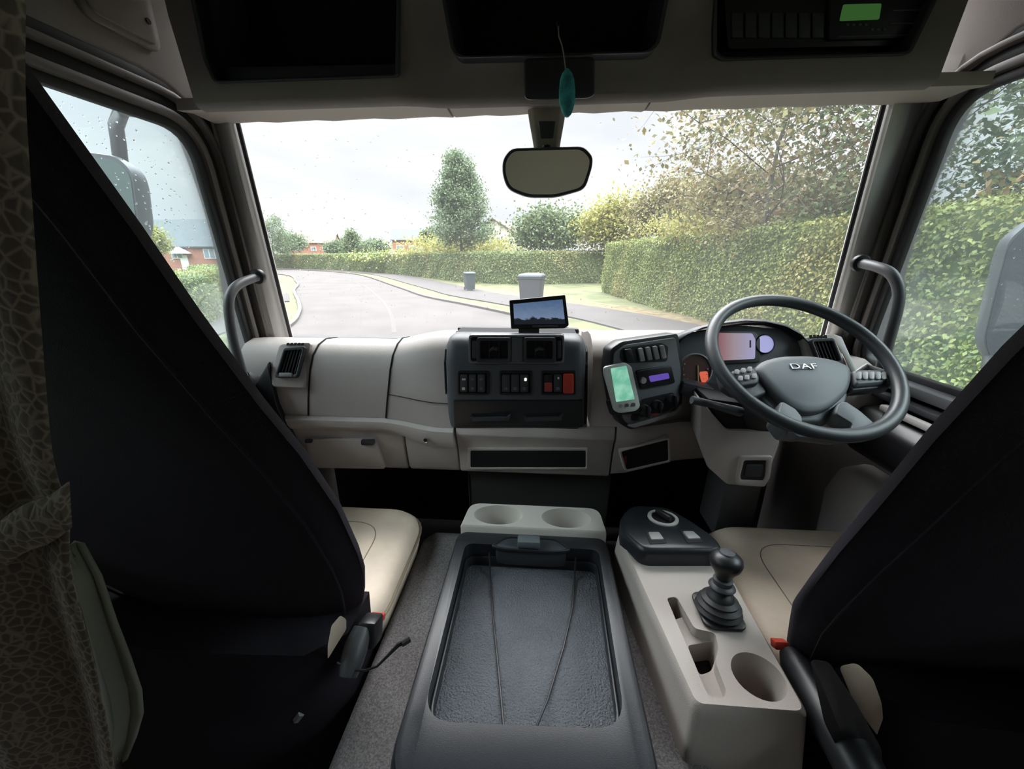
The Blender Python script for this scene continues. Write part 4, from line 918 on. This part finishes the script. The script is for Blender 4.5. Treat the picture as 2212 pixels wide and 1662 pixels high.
# ================================================================== OUTSIDE
rng = np.random.default_rng(11)
GRASS = mat('verge_grass', (0.072, 0.082, 0.030), .9, bump=1, bscale=30, var=.35, vscale=.9)
ROAD = mat('wet_pale_asphalt', (0.058, 0.052, 0.050), .8, spec=.25, bump=.5, bscale=60, var=.13, vscale=.55)
PATH = mat('grey_footpath', (0.055, 0.050, 0.049), .8, spec=.25, bump=.4, bscale=60, var=.1, vscale=1.2)
KERB = mat('kerb_stone', (0.06, 0.055, 0.05), .8)
struct('ground', MB().box((0, 50, -.15), (260, 180, .3)), GRASS, smooth=False)
def spline(pts, n=6):
    pts = [Vector(p) for p in pts]; out = []
    for i in range(len(pts) - 1):
        a = pts[max(i - 1, 0)]; b = pts[i]; c = pts[i + 1]; d = pts[min(i + 2, len(pts) - 1)]
        for k in range(n):
            t = k / n; out.append(.5 * ((2 * b) + (c - a) * t + (2 * a - 5 * b + 4 * c - d) * t * t + (3 * b - a - 3 * c + d) * t ** 3))
    return out + [pts[-1]]
def offs(pl, d):
    out = []
    for i, p in enumerate(pl):
        t = (pl[min(i + 1, len(pl) - 1)] - pl[max(i - 1, 0)]).normalized(); out.append(p + Vector((t.y, -t.x)) * d)
    return out
RK = spline([(-75, 66), (-52, 63), (-40.5, 59.2), (-31.6, 55), (-21, 45), (-10, 27.4), (-6.4, 21.4), (-3.5, 17.9), (-1.35, 15.2), (.5, 12.6), (2.0, 9), (2.7, 4), (2.8, -12)])
LKp = spline([(-75, 57), (-50, 54), (-30.6, 45.3), (-20, 32), (-15.3, 24.1), (-11.4, 18.2), (-9.2, 14.6), (-7.7, 11.3), (-7, 7), (-6.8, 0), (-6.8, -12)])
def strip_mesh(a, b, z0, z1):
    n = min(len(a), len(b)); mb = MB()
    rs = lambda l: [l[int(round(i * (len(l) - 1) / (n - 1)))] for i in range(n)]
    a, b = rs(a), rs(b)
    return mb.loft([[(p.x, p.y, z0), (p.x, p.y, z1), (q.x, q.y, z1), (q.x, q.y, z0)] for p, q in zip(a, b)])
tag(struct('road', strip_mesh(RK, LKp, -.02, .012), ROAD), 'pale wet road curving away to the left ahead of the truck')
sm_ = spline([P(x, y, Z=0).to_2d() for x, y in ((640, 590), (720, 598), (775, 613), (815, 640), (842, 675), (852, 720))], 5)
struct('road_seam', strip_mesh(offs(sm_, -.07), offs(sm_, .07), .0, .016), mat('dark_tar_seam', (.045, .04, .038), .8))
struct('kerb', strip_mesh(RK, offs(RK, -.14), -.02, .10), KERB, bevel=.0)
struct('kerb', strip_mesh(LKp, offs(LKp, .14), -.02, .10), KERB, bevel=.0)
# the turn of the polylines: right-hand side is behind the kerb for RK
struct('footpath', strip_mesh(offs(RK, -1.5), offs(RK, -4.3), -.02, .05), PATH)
struct('footpath', strip_mesh(offs(LKp, 1.6), offs(LKp, 3.3), -.02, .05), PATH)
struct('footpath', MB().ext([(-14.8, 22.6, -.02), (-12.2, 18.6, -.02), (-18.5, 16.5, -.02), (-24, 21, -.02)], (0, 0, .075)), PATH)
TAN = mat('leaf_strewn_verge', (0.11, 0.085, 0.04), .9, bump=1, bscale=25, var=.4, vscale=3)
struct('verge', strip_mesh(offs(RK, -4.3)[30:], offs(RK, -5.6)[30:], -.02, .04), TAN)

def leaves(name, pts, size, m, parent=None, nrm=None, label=None, kind=None, aspect=.6):
    """one mesh of many small folded leaf blades at the given points"""
    pts = np.asarray(pts, dtype=np.float64); n = len(pts); c = pts.mean(0)
    a = rng.normal(size=(n, 3)); a /= np.linalg.norm(a, axis=1)[:, None]
    if nrm is not None:
        nn = np.asarray(nrm) + rng.normal(size=(n, 3)) * .55; nn /= np.linalg.norm(nn, axis=1)[:, None]
    else: nn = rng.normal(size=(n, 3)); nn[:, 2] = abs(nn[:, 2]) + .25; nn /= np.linalg.norm(nn, axis=1)[:, None]
    u = np.cross(a, nn); u /= np.linalg.norm(u, axis=1)[:, None]; v = np.cross(nn, u)
    s = (size * rng.uniform(.6, 1.3, n))[:, None]
    q = np.stack([-u, -v * aspect + u * .1, u, v * aspect + u * .1], 1) * s[:, None] * .5 + (pts - c)[:, None]
    q[:, 1] += nn * s * .10; q[:, 3] += nn * s * .10
    me = bpy.data.meshes.new(name); me.vertices.add(4 * n); me.vertices.foreach_set('co', q.reshape(-1).astype(np.float32))
    me.loops.add(4 * n); me.loops.foreach_set('vertex_index', np.arange(4 * n, dtype=np.int32))
    me.polygons.add(n); me.polygons.foreach_set('loop_start', np.arange(0, 4 * n, 4, dtype=np.int32)); me.polygons.foreach_set('loop_total', np.full(n, 4, dtype=np.int32))
    me.update(calc_edges=True)
    at = me.attributes.new('rnd', 'FLOAT', 'FACE'); at.data.foreach_set('value', rng.uniform(0, 1, n).astype(np.float32))
    me.materials.append(m)
    o = bpy.data.objects.new(name, me); COL.objects.link(o); c = Vector(c)
    if parent: o.parent = parent; o.location = c - wloc(parent)
    else: o.location = c
    return tag(o, label, kind=kind)
G1 = leaf_mat('hedge_leaf', [(.12, .19, .04), (.28, .38, .08), (.42, .50, .13), (.54, .58, .18)], .3, (.55, .47, .16), .35)
G2 = leaf_mat('far_hedge_leaf', [(.16, .24, .08), (.28, .38, .12), (.42, .48, .18)], .3, (.50, .45, .18), .25)
G3 = leaf_mat('pale_green_tree_leaf', [(.13, .22, .11), (.22, .34, .17), (.36, .46, .26)], .35)
G4 = leaf_mat('yellow_green_leaf', [(.36, .40, .09), (.55, .55, .14), (.68, .62, .20)], .35)
G5 = leaf_mat('olive_brown_leaf', [(.15, .16, .06), (.28, .27, .10), (.42, .34, .15), (.40, .42, .16)], .3, (.45, .27, .13), .8)
G6 = leaf_mat('dark_green_leaf', [(.10, .18, .07), (.18, .28, .11), (.30, .38, .16)], .3)
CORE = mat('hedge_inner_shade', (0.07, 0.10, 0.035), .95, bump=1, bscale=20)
BARK = mat('grey_brown_bark', (0.07, 0.06, 0.05), .9, bump=1, bscale=40)
def hedge(label, line, depth, hts, dens, size, m, seed=0):
    """line = face polyline (x, y); the body lies on its left or right by the sign of depth"""
    h = thing('hedge', label, 'hedge', (line[0][0], line[0][1], 0))
    L2 = [Vector(p) for p in line]; B2 = offs(L2, depth)
    ins = offs(L2, depth * .08); binn = offs(L2, depth * .92)
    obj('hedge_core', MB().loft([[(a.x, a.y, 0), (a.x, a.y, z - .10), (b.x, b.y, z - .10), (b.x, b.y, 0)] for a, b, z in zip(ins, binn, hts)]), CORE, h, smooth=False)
    pts = []; nr = []
    def fill(a0, a1, z0, z1, b0=None, b1=None, nv=None):
        pass
    for i in range(len(L2) - 1):
        a, b = L2[i], L2[i + 1]; A2, B_ = B2[i], B2[i + 1]; ln = (b - a).length; z0, z1 = hts[i], hts[i + 1]
        t = (b - a) / ln; nf = Vector((t.y, -t.x)) * (-1 if depth > 0 else 1)
        n = int(ln * (z0 + z1) / 2 * dens); s_ = rng.uniform(size=n); zz = rng.uniform(size=n)
        base = np.outer(1 - s_, [a.x, a.y]) + np.outer(s_, [b.x, b.y]); ht = (1 - s_) * z0 + s_ * z1
        w_ = .05 * np.sin(base[:, 0] * 3.1 + zz * 7) + .05 * np.sin(base[:, 1] * 2.3 + zz * 5.0) + rng.normal(size=n) * .045
        p_ = np.column_stack([base[:, 0] + nf.x * w_, base[:, 1] + nf.y * w_, zz * ht]); pts.append(p_); nr.append(np.tile([nf.x, nf.y, .35], (n, 1)))
        n = int(ln * abs(depth) * dens * .8); s_ = rng.uniform(size=n); d_ = rng.uniform(size=n)
        base = np.outer((1 - s_) * (1 - d_), [a.x, a.y]) + np.outer(s_ * (1 - d_), [b.x, b.y]) + np.outer((1 - s_) * d_, [A2.x, A2.y]) + np.outer(s_ * d_, [B_.x, B_.y])
        ht = (1 - s_) * z0 + s_ * z1 + rng.normal(size=n) * .05 + .03 * np.sin(base[:, 1] * 4)
        pts.append(np.column_stack([base, ht])); nr.append(np.tile([0, 0, 1.0], (n, 1)))
    for a, b, z in ((L2[0], B2[0], hts[0]), (L2[-1], B2[-1], hts[-1])):
        n = int(abs(depth) * z * dens); s_ = rng.uniform(size=n); zz = rng.uniform(size=n) * z
        e = 1 if a is L2[0] else -1
        dv = ((L2[0] - L2[1]) if e == 1 else (L2[-1] - L2[-2])).normalized()
        base = np.outer(1 - s_, [a.x, a.y]) + np.outer(s_, [b.x, b.y]) + np.outer(rng.normal(size=n) * .04 + .03, [dv.x, dv.y])
        pts.append(np.column_stack([base, zz])); nr.append(np.tile([dv.x, dv.y, .3], (n, 1)))
    leaves('foliage', np.vstack(pts), size, m, h, nrm=np.vstack(nr))
    return h
NHL = [(3.7, 25), (4.35, 21), (5.0, 17), (5.5, 14.3), (6.0, 10.3), (6.4, 6.3), (6.6, 2), (6.6, -3)]
hedge('tall clipped green hedge nearest the truck, running beside the right side window', NHL, -1.6, [2.78, 2.82, 2.84, 2.86, 2.9, 2.95, 3.0, 3.0], 520, .085, G1)
FHL = [tuple(p) for p in spline([(8, 35), (4, 33), (-1.0, 31.5), (-6.0, 33), (-13, 41.5), (-22, 51), (-34, 60), (-52, 68)], 3)]
hedge('lower clipped hedge behind the two bins, curving away along the road', FHL, 1.4, list(np.linspace(2.45, 2.2, len(FHL))), 170, .14, G2)
hedge('green hedge seen through the left side window', [(-9.9, 8.0), (-10.9, 12.4), (-13.2, 17.0), (-17.5, 21)], -1.3, [1.55, 1.6, 1.6, 1.6], 420, .085, G1)

def blob(c, r, n, cl=14, sp=.28, top=True):
    """clumped points in an ellipsoid"""
    d = rng.normal(size=(cl, 3)); d /= np.linalg.norm(d, axis=1)[:, None]
    if top: d[:, 2] = np.abs(d[:, 2]) * .9 + .0
    ctr = d * (rng.uniform(.45, .95, (cl, 1))); k = rng.integers(0, cl, n)
    p = ctr[k] + rng.normal(size=(n, 3)) * sp
    return np.asarray(c) + p * np.asarray(r)
def bush(label, c, r, n, size, m, cat='bush', nm='bush', sp=.28, cl=22, stem=True):
    b = thing(nm, label, cat, (c[0], c[1], 0)); n = int(n * 1.5); size = size * 1.35
    pts = blob(c, r, n, cl, sp); pts[:, 2] = np.abs(pts[:, 2] - .05) + .02
    leaves('foliage', pts, size, m, b)
    mb = MB()
    for k in range(5):
        a = k * 1.3; mb.tube([(c[0] + .08 * cos(a), c[1] + .08 * sin(a), 0), (c[0] + r[0] * .3 * cos(a), c[1] + r[1] * .3 * sin(a), c[2] * .6 + .2), (c[0] + r[0] * .55 * cos(a), c[1] + r[1] * .5 * sin(a), c[2] + r[2] * .4)], [.06, .04, .015], 5)
    obj('stem', mb, BARK, b)
    return b
def tree(label, base, h, spread, lv, nb, per, lsize, m, droop=.0, cone=False, seed=1, trunk=.16, sparse=.35, nm='tree'):
    rd = random.Random(seed); t_ = thing(nm, label, 'tree', base); base = Vector(base); mb = MB(); segs = []
    top = base + Vector((rd.uniform(-.2, .2), 0, h)); N_ = 10
    tp = [base.lerp(top, k / N_) + Vector((rd.uniform(-1, 1), rd.uniform(-1, 1), 0)) * .02 * h * (k / N_) for k in range(N_ + 1)]
    mb.tube(tp, [trunk * (1 - .85 * k / N_) for k in range(N_ + 1)], 7)
    def grow_(p, d, L_, r_, l):
        q = [p]; 
        for k in range(3):
            d = (d + Vector((rd.uniform(-1, 1), rd.uniform(-1, 1), rd.uniform(-.6, .8) - droop)) * .28).normalized(); q.append(q[-1] + d * L_ / 3)
        mb.tube(q, [r_, r_ * .8, r_ * .6, r_ * .35], 4); segs.extend(zip(q[:-1] if l <= 1 else q[-2:-1], q[1:] if l <= 1 else q[-1:]))
        if l > 0:
            for k in range(3 + (l > 1)):
                e = Vector((rd.uniform(-1, 1), rd.uniform(-1, 1), rd.uniform(-.4, .8))).normalized()
                grow_(q[rd.choice((1, 2, 3))], (d * .8 + e).normalized(), L_ * .55, r_ * .5, l - 1)
    for k in range(nb):
        f = (.27 if cone else .18) + (.71 if cone else .80) * (k / nb); p = tp[min(N_ - 1, int(f * N_))].lerp(tp[min(N_, int(f * N_) + 1)], (f * N_) % 1)
        a = k * 2.4 + rd.uniform(-.3, .3); L_ = spread * ((1 - f) * 1.15 + .12 if cone else (1 - abs(f - .5) * .9)) * rd.uniform(.75, 1.15)
        grow_(p, Vector((cos(a), sin(a), .35 if cone else .6)).normalized(), L_, trunk * .35 * (1 - f * .6), lv)
    segs.append((tp[-2], tp[-1]))
    obj('trunk', mb, BARK, t_, ang=80)
    pts = []
    for a, b in segs:
        n = rd.randint(max(1, per // 2), per)
        s_ = rng.uniform(size=(n, 1)); pts.append(np.asarray(a) * (1 - s_) + np.asarray(b) * s_ + rng.normal(size=(n, 3)) * sparse * spread * .12)
    leaves('foliage', np.vstack(pts), lsize, m, t_)
    return t_
def gp_(px, py, Y): p = P(px, py, Y=Y); return p
# tree standing behind the far hedge
c = gp_(1000, 540, 36); tz = gp_(985, 335, 36).z
tree('tall cone-shaped green tree rising alone behind the far hedge, left of the interior mirror', (c.x - .1, 36, 0), tz - .1, 2.75, 2, 46, 15, .20, G3, cone=True, seed=3, trunk=.15, sparse=.9)
# right-hand tall sparse trees behind the near hedge
c = gp_(1660, 400, 13)
tree('tall sparse olive tree behind the near hedge, seen at the right of the windscreen', (c.x + .1, 13, 0), 8.6, 3.2, 2, 30, 15, .15, G5, seed=5, trunk=.09, sparse=1.0)
c = gp_(1880, 300, 10)
tree('thin tree with branches against the sky beside the right windscreen pillar', (c.x + 1.3, 10.5, 0), 8.0, 2.9, 2, 26, 10, .13, G6, seed=9, trunk=.08, sparse=1.0)
tree('leafy green tree behind the hedge, seen high in the right side window', (12.2, 8.0, 0), 8.0, 3.6, 2, 44, 30, .20, G6, seed=12, trunk=.15, sparse=1.0)
tree('reddish-green tree over the hedge farther back in the right side window', (10.2, 4.8, 0), 6.5, 2.6, 2, 34, 22, .16, G5, seed=15, trunk=.12, sparse=1.0)
# bushes above the hedges (px, py of the crown centre, distance, half width px, half height px)
def pbush(label, px, py, Y, wx, wy, n, size, m, **k):
    c = gp_(px, py, Y); e = gp_(px + wx, py, Y); t2 = gp_(px, py - wy, Y); rx = (e - c).length; rz = abs(t2.z - c.z)
    zc = c.z - rz * .3
    return bush(label, (c.x, Y, zc), (rx * .8, rx * .55, rz * .95), n, size, m, **k)
pbush('dark green bush behind the far hedge, under the interior mirror', 1190, 500, 36, 105, 65, 9000, .20, G6)
pbush('yellow-green bush at the right of the dark bush, under the interior mirror', 1330, 480, 33, 90, 75, 8000, .19, G4)
pbush('smaller yellow-green bush directly behind the cone-shaped tree', 1000, 535, 42, 130, 30, 4000, .2, G4, sp=.4)
pbush('olive-brown shrub right of the yellow-green bush', 1455, 455, 22, 110, 100, 9000, .13, G5)
pbush('broad brownish shrub below the tall sparse tree', 1620, 430, 17, 130, 100, 11000, .10, G5)
pbush('wispy brown-green shrub beside the right windscreen pillar', 1790, 450, 15, 100, 80, 7000, .09, G5, sp=.34)
pbush('bright yellow-green growth topping the near hedge under the tall sparse tree', 1600, 490, 16.5, 210, 45, 9000, .075, G4, sp=.35)
pbush('bright green growth topping the near hedge by the pillar', 1800, 480, 12, 110, 40, 5000, .07, G1, sp=.35)
bush('orange-tinted shrub above the hedge in the right side window', (10.0, 7.0, 2.6), (2.3, 1.6, 1.5), 9000, .10, leaf_mat('orange_leaf', [(.34, .40, .12), (.55, .42, .16), (.66, .36, .18)], .3))
bush('green shrub above the hedge at the far right of the side window', (9.8, 4.0, 2.6), (1.8, 1.8, 1.5), 7000, .10, G6)
# small trees along the bend
c = gp_(765, 545, 60); tree('small dark conifer-like tree at the bend of the road', (c.x, 60, 0), gp_(762, 505, 60).z, 2.4, 1, 30, 14, .30, G6, cone=True, seed=21, trunk=.12, sparse=1.3)
c = gp_(590, 545, 62); tree('thin dark tree close to the left windscreen pillar', (c.x, 62, 0), gp_(590, 480, 62).z, 2.6, 2, 20, 6, .24, G3, seed=22, trunk=.12, sparse=1.0)
for i, (px, py, Y, wx, wy, lab) in enumerate(((625, 528, 110, 42, 30, 'hazy rounded tree on the left skyline, nearest the pillar'), (728, 535, 115, 30, 20, 'hazy low tree on the left skyline above the red house'), (805, 535, 95, 40, 20, 'hazy tree on the skyline between the small conifer and the red house'), (932, 512, 75, 22, 22, 'round tree between the distant red house and the cone-shaped tree'))):
    pbush(lab, px, py, Y, wx, wy, 3500, .42, G3, cat='tree', nm='distant_tree')
pbush('yellow-green shrubs along the bend in front of the distant houses', 880, 553, 52, 120, 13, 3500, .26, G1, sp=.4)
pbush('reddish shrubs along the bend, farther left', 700, 563, 72, 110, 12, 3500, .3, G5, sp=.4)
pbush('thorny bush half hidden by the left exterior mirror', 330, 520, 30, 38, 40, 3000, .13, G4)

# houses
BRK, t, A, L, o = node_mat('red_brick')
c_ = A('ShaderNodeTexCoord'); b_ = A('ShaderNodeTexBrick', Scale=1.0); b_.inputs['Color1'].default_value = (.34, .115, .065, 1); b_.inputs['Color2'].default_value = (.28, .095, .055, 1); b_.inputs['Mortar'].default_value = (.28, .21, .17, 1)
b_.inputs['Brick Width'].default_value = .25; b_.inputs['Row Height'].default_value = .085; b_.inputs['Mortar Size'].default_value = .008
cx_ = A('ShaderNodeMapping'); cx_.inputs['Rotation'].default_value = (pi / 2, 0, 0); L(c_.outputs['Object'], cx_.inputs[0]); L(cx_.outputs[0], b_.inputs['Vector'])
p_ = A('ShaderNodeBsdfPrincipled', Roughness=.85); L(b_.outputs['Color'], p_.inputs['Base Color']); L(p_.outputs[0], o.inputs[0])
SLATE = mat('grey_slate_roof', (.055, .066, .072), .8, var=.1, vscale=2)
TILE = mat('brown_tile_roof', (.11, .08, .07), .8, var=.1, vscale=2)
WHT = mat('white_painted_wall', (.42, .38, .34), .8)
PANE = mat('house_window_glass', (.18, .22, .25), .1)
def house(label, c, wdt, dep, eave, ridge, wall, roof, gable=False, rz=0, wins=((-.3, .62), (.05, .62), (.3, .62), (-.3, .2), (.3, .2)), porch=None):
    h = thing('house', label, 'house', (c[0], c[1], 0)); R_ = Matrix.Rotation(rz, 3, 'Z'); c0 = Vector((c[0], c[1], 0))
    tr = lambda x, y, z: c0 + R_ @ Vector((x, y, z))
    w2, d2 = wdt / 2, dep / 2
    if gable: sec = [(-w2, 0), (-w2, eave), (0, ridge - .1), (w2, eave), (w2, 0)]; mb = MB().ext([tr(x, -d2, z) for x, z in sec], R_ @ Vector((0, dep, 0)))
    else: sec = [(-d2, 0), (-d2, eave), (0, ridge - .1), (d2, eave), (d2, 0)]; mb = MB().ext([tr(-w2, y, z) for y, z in sec], R_ @ Vector((wdt, 0, 0)))
    obj('wall', mb, wall, h, smooth=False)
    k = .35; s_ = (ridge - eave) / (w2 if gable else d2)
    if gable: prof_ = [(-w2 - k, eave - k * s_), (0, ridge), (w2 + k, eave - k * s_), (w2 + k, eave - k * s_ + .15), (0, ridge + .18), (-w2 - k, eave - k * s_ + .15)]; mb = MB().ext([tr(x, -d2 - k, z) for x, z in prof_], R_ @ Vector((0, dep + 2 * k, 0)))
    else: prof_ = [(-d2 - k, eave - k * s_), (0, ridge), (d2 + k, eave - k * s_), (d2 + k, eave - k * s_ + .15), (0, ridge + .18), (-d2 - k, eave - k * s_ + .15)]; mb = MB().ext([tr(-w2 - k, y, z) for y, z in prof_], R_ @ Vector((wdt + 2 * k, 0, 0)))
    obj('roof', mb, roof, h, smooth=False)
    for fx, fz in wins:
        x = fx * wdt; z = fz * eave + .3
        fr = obj('window_frame', MB().box(tr(x, -d2 - .03, z), (1.5, .12, 1.2), R_), WHITEP, h, smooth=False)
        for s2 in (-.36, .36): obj('pane', MB().box(tr(x + s2, -d2 - .08, z), (.6, .06, 1.0), R_), PANE, fr, smooth=False)
    if porch is not None:
        x = porch * wdt
        obj('front_door', MB().box(tr(x, -d2 - .03, 1.05), (1.0, .1, 2.1), R_), WHITEP, h, smooth=False)
        obj('porch_roof', MB().ext([tr(x - 1.2, -d2 - .8, 2.3), tr(x, -d2 - .8, 3.1), tr(x + 1.2, -d2 - .8, 2.3)], R_ @ Vector((0, .8, 0))), WHITEP, h, smooth=False)
    return h
a = gp_(285, 590, 50); b = gp_(500, 590, 50); e1 = gp_(400, 530, 50).z; r1 = gp_(400, 476, 52).z
house('red brick house with grey slate roof and white porch, seen through the left side window', ((a.x + b.x) / 2, 53), b.x - a.x, 7, e1, r1, BRK, SLATE, wins=((-.28, .60), (.04, .60), (.36, .6), (-.22, .12)), porch=.10)
c = gp_(878, 545, 88); house('distant red brick house with grey roof left of the cone-shaped tree', (c.x, 92), 7.5, 8, gp_(878, 518, 88).z, gp_(878, 494, 88).z, BRK, SLATE, rz=.25)
c = gp_(1078, 545, 70); house('distant house with a pale gable right of the cone-shaped tree', (c.x, 74), 6.5, 9, gp_(1075, 500, 70).z, gp_(1075, 474, 70).z, WHT, TILE, gable=True, rz=-.2, wins=((-.2, .7), (.2, .7)))
c = gp_(668, 545, 120); house('distant long red brick house on the left skyline', (c.x, 124), 13, 8, gp_(668, 524, 120).z, gp_(668, 504, 120).z, BRK, TILE, rz=.2)

# bins
def bin_(label, c, wd, dp, ht, rz, m, lidm):
    b = thing('wheelie_bin', label, 'bin', (c[0], c[1], .05)); R_ = Matrix.Rotation(rz, 3, 'Z'); c0 = Vector((c[0], c[1], .05))
    tr = lambda x, y, z: c0 + R_ @ Vector((x, y, z))
    def lv(z, k): return [tr(x * k, y * k, z) for x, y in rrect(-wd / 2, -dp / 2, wd / 2, dp / 2, .05, 3)]
    obj('body', MB().loft([lv(.06, .80), lv(ht * .85, .97), lv(ht * .86, 1.03), lv(ht * .90, 1.04)]), m, b, ang=50)
    obj('lid', MB().loft([lv(ht * .905, 1.06), lv(ht * .93, 1.06), lv(ht * .98, .9), lv(ht, .5)]), lidm, b, ang=50)
    for sx in (-1, 1):
        obj('wheel', MB().lathe([(.001, -.025), (.095, -.025), (.10, 0), (.095, .025), (.001, .025)], tr(sx * wd * .38, dp * .42, .10), R_ @ Matrix.Rotation(pi / 2, 3, 'Y'), 16), RUBBER, b)
    obj('handle', MB().tube([tr(-wd * .3, dp * .55, ht * .93), tr(-wd * .3, dp * .66, ht * .97), tr(wd * .3, dp * .66, ht * .97), tr(wd * .3, dp * .55, ht * .93)], .016, 8), m, b)
    return b
BINA = mat('dark_grey_green_bin_plastic', (.03, .045, .05), .5)
BINB = mat('mid_grey_bin_plastic', (.04, .044, .05), .6)
c = P(1015, 627, Z=0.05); bin_('small dark grey wheeled bin standing by the far hedge, the farther bin', (c.x, c.y), .62, .72, 1.12, .5, BINA, BINA)
c = gp_(1149, 600, 16.0); zt = gp_(1149, 590, 16.0).z; bin_('larger grey wheeled bin seen just above the reversing monitor', (c.x, 16.0), .92, .85, zt - .05, -.2, BINB, BINA)
# street lamp column
c = gp_(1157, 430, 30)
lp = thing('street_lamp', 'thin grey street lamp column rising behind the interior mirror', 'street lamp', (c.x, 36, 0))
c = gp_(1157, 430, 36)
obj('column', MB().tube([(c.x, 36, 0), (c.x, 36, 4), (c.x, 36, c.z + 1.6)], [.09, .07, .05], 10), mat('galvanised_steel', (.35, .37, .38), .5, metal=.4), lp)
obj('lantern', MB().box((c.x, 35.7, c.z + 1.6), (.22, .7, .12)), DARK, lp, bevel=.03)

# exterior mirrors on their arms
def xmirror(label, pl, poly, arms, thick, gm):
    b = thing('exterior_mirror', label, 'mirror', pl(*poly[0]))
    q = rpoly(poly, 22, 6)
    obj('housing', MB().loft([[pl(x, y, .0) for x, y in q], [pl(x, y, -.02) for x, y in grow(q, 3)], [pl(x, y, -thick * .7) for x, y in grow(q, -6)], [pl(x, y, -thick) for x, y in grow(q, -30)]]), DARK, b, ang=60)
    obj('mirror_glass', plate(MB(), pl, grow(q, -9), -.002, .002), gm, b)
    for a in arms: obj('arm', MB().tube(a, .020, 10), BLACK, b)
    return b
MIRROR2 = mat('wet_hedge_reflection_glass', (0.16, 0.22, 0.20), .12, metal=1, bump=.2, bscale=60)  # dark green of the reflected hedge is put into the glass colour
PXL = Plane(P(230, 430, X=-1.42), (.20, -1, 0))
xmirror('large rain-spotted exterior mirror on a curved arm outside the left side window', PXL, [(105, 318), (252, 338), (286, 372), (302, 500), (292, 522), (250, 500), (90, 470)],
        [[PXL(228, 345, -.06), PXL(228, 300, -.05), PXL(222, 262, -.05), P(226, 238, X=-1.36) + Vector((0, .06, .02)), P(248, 232, X=-1.2) + Vector((0, .1, .02))]], .10, MIRROR2)
PXR = Plane(P(2180, 640, X=1.52), (-.45, -1, 0))
xmirror('dark exterior mirror outside the right side window, partly behind the driver seat', PXR, [(2235, 470), (2178, 520), (2146, 640), (2122, 740), (2138, 785), (2180, 795), (2330, 800), (2380, 480)],
        [[PXR(2160, 780, -.06), P(2140, 830, X=1.25), P(2110, 850, X=1.12)]], .10, mat('wet_dark_mirror_glass', (.03, .036, .042), .5, spec=.2, bump=.6, bscale=90))

# rain on the glass
def drops(name, label, fn, n, seed):
    rd = random.Random(seed); mb = MB()
    for _ in range(n):
        p, nn, r = fn(rd); M_ = nn.to_track_quat('Z', 'Y').to_matrix(); e = rd.uniform(1, 1.7)
        rings = []
        for rr_, hh in ((1, 0), (.8, .35), (.4, .55)):
            rings.append([p + M_ @ Vector((r * rr_ * cos(a), r * rr_ * sin(a), hh * r)) for a in [2 * pi * k / 7 for k in range(7)]])
        mb.loft(rings)
    o = obj(name, mb, WATER, None, ang=80, label=label, kind='stuff'); o['category'] = 'raindrops'; return o
def fw(rd):
    while True:
        u = rd.uniform(-1, 1); z = rd.uniform(1.95, 2.58)
        dens = .35 + .65 * (u > .2) + (.6 if u < -.6 else 0)
        if rd.random() < dens: break
    return Vector((.02 + u * .93, WY(z) - .10 * abs(u * .93 / 1.06) ** 2.5 + .001, z)), Vector((0, 1, .27)).normalized(), rd.uniform(.0012, .0028)
drops('raindrops', 'small raindrops scattered over the windscreen', fw, 520, 1)
drops('raindrops', 'small raindrops on the left side window around the mirror arm', lambda rd: (Vector((-.9965, rd.gauss(.98, .12), rd.uniform(2.15, 2.50))), Vector((-1, 0, 0)), rd.uniform(.0012, .0028)), 260, 2)
drops('raindrops', 'small raindrops on the right side window', lambda rd: (Vector((1.0465, rd.uniform(.8, 1.2), rd.uniform(2.0, 2.55))), Vector((1, 0, 0)), rd.uniform(.0012, .0026)), 160, 3)
